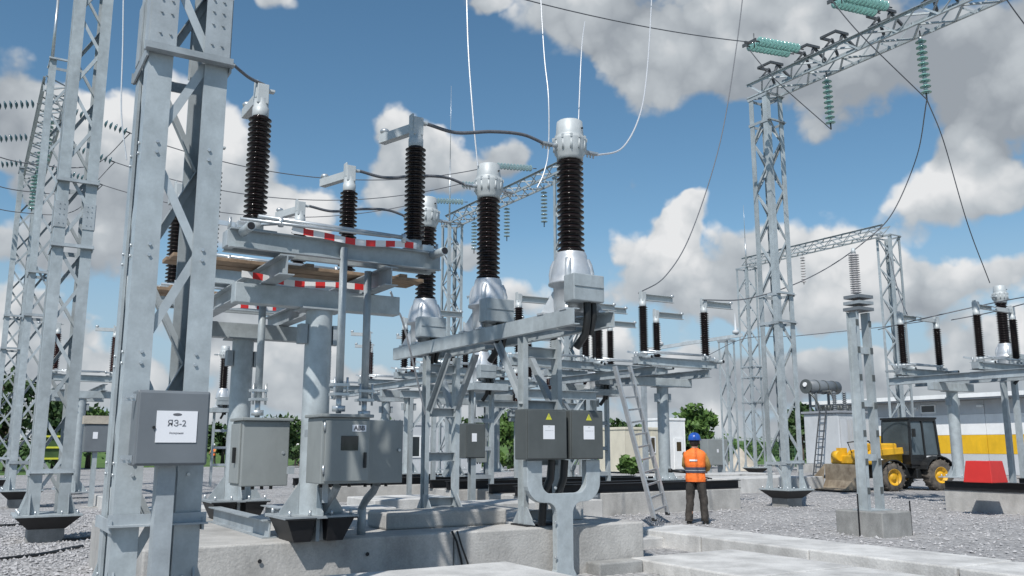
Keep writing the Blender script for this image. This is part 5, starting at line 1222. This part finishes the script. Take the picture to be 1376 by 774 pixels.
t = post_cab('wide grey cabinet to the right of the worker', 35.1, 35.9, .6, 2.0, 1.5, 'cab', .6, False)
for x in (-.5, .5): MB().bx(x - .1, x + .1, -.2, .2, 0, .59).build('leg', 'galv', t)
post_cab('grey green cabinet seen past the nearest tower cabinet', 6.6, 24.0, 1.1, 2.0, .9, 'cab')
# yellow rack at far left
t = thing('yellow_rack', 'bright yellow frame rack behind the second tower', 'rack', (at(72, 640, z=0).x, at(72, 640, z=0).y, 0), 0)
for sx in (-.7, .7): MB().bx(sx - .05, sx + .05, -.05, .05, 0, 2.4).build('upright', 'sign', t)
for z in (.9, 1.5, 2.1): MB().bx(-.645, .645, -.045, .045, z, z + .1).build('rail', 'sign', t)
MB().bx(-.645, .645, .05, .07, .9, 2.2).build('panel', 'leafd', t)

# heaps and slabs in the back
def heap(label, x, y, r, h, m):
    b = MB(); n = 20; rings = []
    v = [(0, 0, h)]
    for k in range(1, 6):
        for i in range(n):
            f_ = k / 5; an = 2 * pi * i / n; rr = r * f_ * (1 + .12 * sin(3 * an + k)); v.append((rr * cos(an), rr * sin(an) * .8, h * (1 - f_) ** 1.2 * (1 + .2 * random.random()) - (.02 if k == 5 else 0)))
    f = [(0, 1 + i, 1 + (i + 1) % n) for i in range(n)] + [(1 + (k - 1) * n + i, 1 + k * n + i, 1 + k * n + (i + 1) % n, 1 + (k - 1) * n + (i + 1) % n) for k in range(1, 5) for i in range(n)]
    tag(b.add(v, f, True).build('sand_heap', m, None, loc=(x, y, 0)), label, 'heap')
hp = at(985, 630, z=0); heap('pale sand heap behind the wide cabinet', 45.0, 43.6, 1.5, 1.55, 'sand')
for i, (x0, x1, y0, y1, h, lab) in enumerate(((22.5, 27.5, 22.5, 24.5, .5, 'long pale concrete slab behind the worker'), (24.5, 30.5, 27.5, 29.5, .45, 'flat concrete slab farther behind the worker'), (18.5, 21.5, 21.3, 22.8, .42, 'low concrete slab left behind the worker'), (28.3, 30.9, 14.8, 16.6, .35, 'concrete slab lying between the two legged post and the loader'), (8.2, 11.6, 15.2, 16.4, .5, 'pale concrete slab behind the left frame leg'), (6.6, 8.4, 15.6, 17.0, .62, 'pale concrete block between the frame legs'), (4.6, 6.6, 14.6, 15.6, .55, 'flat pale slab behind the right drive cabinet'), (3.0, 5.4, 18.5, 19.6, .4, 'flat concrete slab behind the thick columns'), (3.2, 4.2, 25.2, 27.2, .3, 'small pale slab below the ochre lidded cabinet'))):
    block('concrete_slab', lab, x0, x1, y0, y1, -.05, h, 'concl', 'background slabs')
tag(MB().tube([(5.0, 9.48, .62), (5.05, 9.45, .5), (5.12, 9.47, .3), (5.16, 9.44, .05)], .014, 6).tube([(5.06, 9.46, .62), (5.1, 9.42, .45), (5.2, 9.45, .25), (5.24, 9.42, .03)], .012, 6).build('loose_cable', 'blackp'), 'thin black loose cables hanging over the foundation wall', 'cable')
for pts, lab in (([at(-30, 756, z=.01), at(20, 751, z=.01), at(60, 745, z=.01), at(110, 735, z=.01)], 'black strip imitating a shadow on the gravel at the bottom left corner'), ([at(-20, 708, z=.01), at(10, 707, z=.01), at(34, 705, z=.01)], 'short black strip imitating a shadow on the gravel left of the second tower'), ([at(84, 727, z=.01), at(105, 725, z=.01), at(130, 721, z=.01)], 'black strip imitating a shadow on the gravel right of the second tower pedestal')):
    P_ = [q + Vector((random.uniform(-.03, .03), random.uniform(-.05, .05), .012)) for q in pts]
    o_ = wire(lab, P_, .03, 'blackp', 'shadow_streak', 'imitated shadow streaks on the gravel'); o_['category'] = 'cable'  # black tubes added to draw shadow streaks across the gravel
for x in (2.75, 3.95): struct(MB().cyl((x, 9.492, .42), (x, 9.4985, .42), .022, n=10).build('formwork_hole', 'black'))
# debris at the ladder foot: pile of reinforcing offcuts
for k in range(9):
    x, y = 8.6 + random.uniform(0, 1.4), 14.0 + random.uniform(-.6, .8); an = random.uniform(-.4, .4); L = random.uniform(.5, 1.1)
    tag(MB().bar((-L / 2, 0, .0), (L / 2, 0, .0), .09, .03).build('timber_offcut', 'wood' if k % 3 else 'concl', None, loc=(x, y, .015 + .032 * (k % 3))), 'scrap board in the pile beside the ladder foot', 'board', 'scrap boards beside the ladder').rotation_euler = (0, 0, an)

# ------------------------------------------------------------------ trees, hedge, bank, fence
def tree(label, x, y, h, r, m='leaf', n=1900, ls=.3, name='tree', group='trees beyond the yard', trunk=True, zc0=.3):
    t = thing(name, label, 'tree' if name == 'tree' else 'bush', (x, y, -.03), 0, group); rs = np.random.RandomState(int(x * 13 + y * 7) % 9999)
    cl = []
    for k in range(16):
        th = rs.uniform(0, 6.28); ph = rs.uniform(-.6, 1.0); rr = r * rs.uniform(.35, .85)
        cl.append((rr * cos(th) * cos(ph), rr * sin(th) * cos(ph), h * (.5 + zc0 * .3) + (h * .42) * sin(ph) * rs.uniform(.5, 1.0), r * rs.uniform(.18, .5)))
    if trunk:
        q = MB().cyl((0, 0, 0), (0, 0, h * .45), r * .07 + .05, r * .04 + .03, 8)
        for (cx, cy, cz, cr) in cl[:7]: q.cyl((0, 0, h * rs.uniform(.25, .45)), (cx, cy, cz), .07, .025, 6)
        q.build('trunk', 'bark', t)
    v = []; f = []
    for i in range(n):
        cx, cy, cz, cr = cl[rs.randint(len(cl))]
        u = rs.normal(size=3); u /= np.linalg.norm(u) + 1e-6; u *= cr * rs.uniform(.45, 1.25)
        c = np.array((cx, cy, cz)) + u * (1, 1, .85)
        if c[2] < .12 * h: continue
        a = rs.normal(size=3); a /= np.linalg.norm(a); b = np.cross(a, rs.normal(size=3)); b /= np.linalg.norm(b) + 1e-6
        s = ls * rs.uniform(.6, 1.2); o = len(v)
        v += [tuple(c - a * s), tuple(c + b * s * .55), tuple(c + a * s), tuple(c - b * s * .55)]; f.append((o, o + 1, o + 2, o + 3))
    me = bpy.data.meshes.new('crown'); me.from_pydata(v, [], f); place(me, 'crown', M[m], t)
    return t
tr = [(941, 66, 545, 27, 'leaf', 'green rounded tree behind the worker'), (1078, 60, 548, 24, 'leafd', 'dark green tree seen through the tall right tower'), (915, 70, 575, 20, 'leafd', 'low dark tree left behind the worker'),
      (12, 60, 500, 60, 'leafd', 'big dark tree at the left edge'), (75, 64, 515, 50, 'leafd', 'dark tree behind the second tower'), (120, 66, 545, 40, 'leaf', 'green tree right of the second tower'),
      (372, 75, 560, 30, 'leafd', 'small dark tree beside the left operating rod'), (418, 80, 564, 34, 'leaf', 'pale green tree beside the thick column'), (520, 80, 568, 30, 'leafd', 'dark bushy tree above the lettered cabinet'),
      (640, 72, 562, 26, 'leafd', 'dark tree seen between the frame legs'), (686, 66, 558, 28, 'leaf', 'green tree left of the dark cabinets'), (840, 70, 570, 34, 'leafd', 'dark tree behind the cream container'), (300, 78, 570, 30, 'leafd', 'low dark tree seen past the nearest tower'), (200, 80, 560, 60, 'leafd', 'dark tree hidden by the blue grey cabinet')]
for (px, Y, top, rp, m, lab) in tr:
    r3 = ray(px, 600); k = Y / (r3[0] * S_ + r3[1] * C_); x, y = r3[0] * k, r3[1] * k
    ztop = at(px, top, a=y).z; tree(lab + ', beyond the yard', x, y, max(2.5, ztop + .1), rp / F * Y, m, 1700, .26)
# bank of grass beyond the fence
b = MB(); nx, ny = 40, 8; v = []
for j in range(ny + 1):
    for i in range(nx + 1):
        X = -120 + 420 * i / nx; d_ = 40 * j / ny
        r3 = (X * .7, 0); hgt = 2.3 * (1 - cos(pi * min(1, d_ / 18))) / 2 + .25 * sin(X * .13) * min(1, d_ / 10)
        v.append((X * C_ + (80 + d_) * S_, -X * S_ + (80 + d_) * C_, hgt - .04))
fc = [(j * (nx + 1) + i, j * (nx + 1) + i + 1, (j + 1) * (nx + 1) + i + 1, (j + 1) * (nx + 1) + i) for j in range(ny) for i in range(nx)]
struct(b.add(v, fc, True).build('grass_bank', 'grass'))
# green mesh fence
def fence():
    p0 = at(970, 612, z=0); 
    A = Vector((60, 58, 0)); 
    r0 = ray(960, 600); k0 = 74 / (r0[0] * S_ + r0[1] * C_); r1 = ray(1125, 600); k1 = 70 / (r1[0] * S_ + r1[1] * C_)
    A = Vector((r0[0] * k0, r0[1] * k0, 0)); B = Vector((r1[0] * k1, r1[1] * k1, 0)); t = thing('mesh_fence', 'green wire mesh fence at the edge of the yard, right', 'fence', A, math.atan2(B.y - A.y, B.x - A.x)); L = (B - A).length
    n = int(L / 2.5)
    for i in range(n + 1): MB().bx(L * i / n - .04, L * i / n + .04, -.04, .04, -.03, 2.4).build('post', 'fencegreen', t)
    q = MB()
    for k in range(14): q.bx(0, L, -.006, .006, .1 + k * .165, .115 + k * .165)
    for k in range(int(L / .22)): q.bx(k * .22, k * .22 + .012, .008, .02, .05, 2.35)
    q.build('mesh', 'fencegreen', t, kind='stuff')
fence()
def bushes():
    k = 0
    for px, Y, top, rp, lab in ((560, 62, 600, 24, 'low bush in front of the grey site hut'), (425, 55, 612, 22, 'low bush right of the left drive cabinet'), (395, 70, 590, 26, 'low hedge bush beside the thick column base'), (845, 48, 612, 14, 'weeds by the cream container'), (700, 60, 596, 24, 'low bush behind the dark cabinets'), (660, 60, 598, 24, 'low bush behind the small dark grey cabinet'), (20, 58, 590, 60, 'broad low bush at the left edge'), (1000, 76, 590, 40, 'long low bush at the fence'), (1060, 74, 590, 34, 'low bush at the fence behind the tall right tower')):
        r3 = ray(px, 600); kk = Y / (r3[0] * S_ + r3[1] * C_); x, y = r3[0] * kk, r3[1] * kk
        z = at(px, top, a=y).z; tree(lab, x, y, max(1.0, z), rp / F * Y, 'leaf' if k % 2 else 'leafd', 800, .2, 'bush', 'bushes round the yard', False, .0); k += 1
bushes()
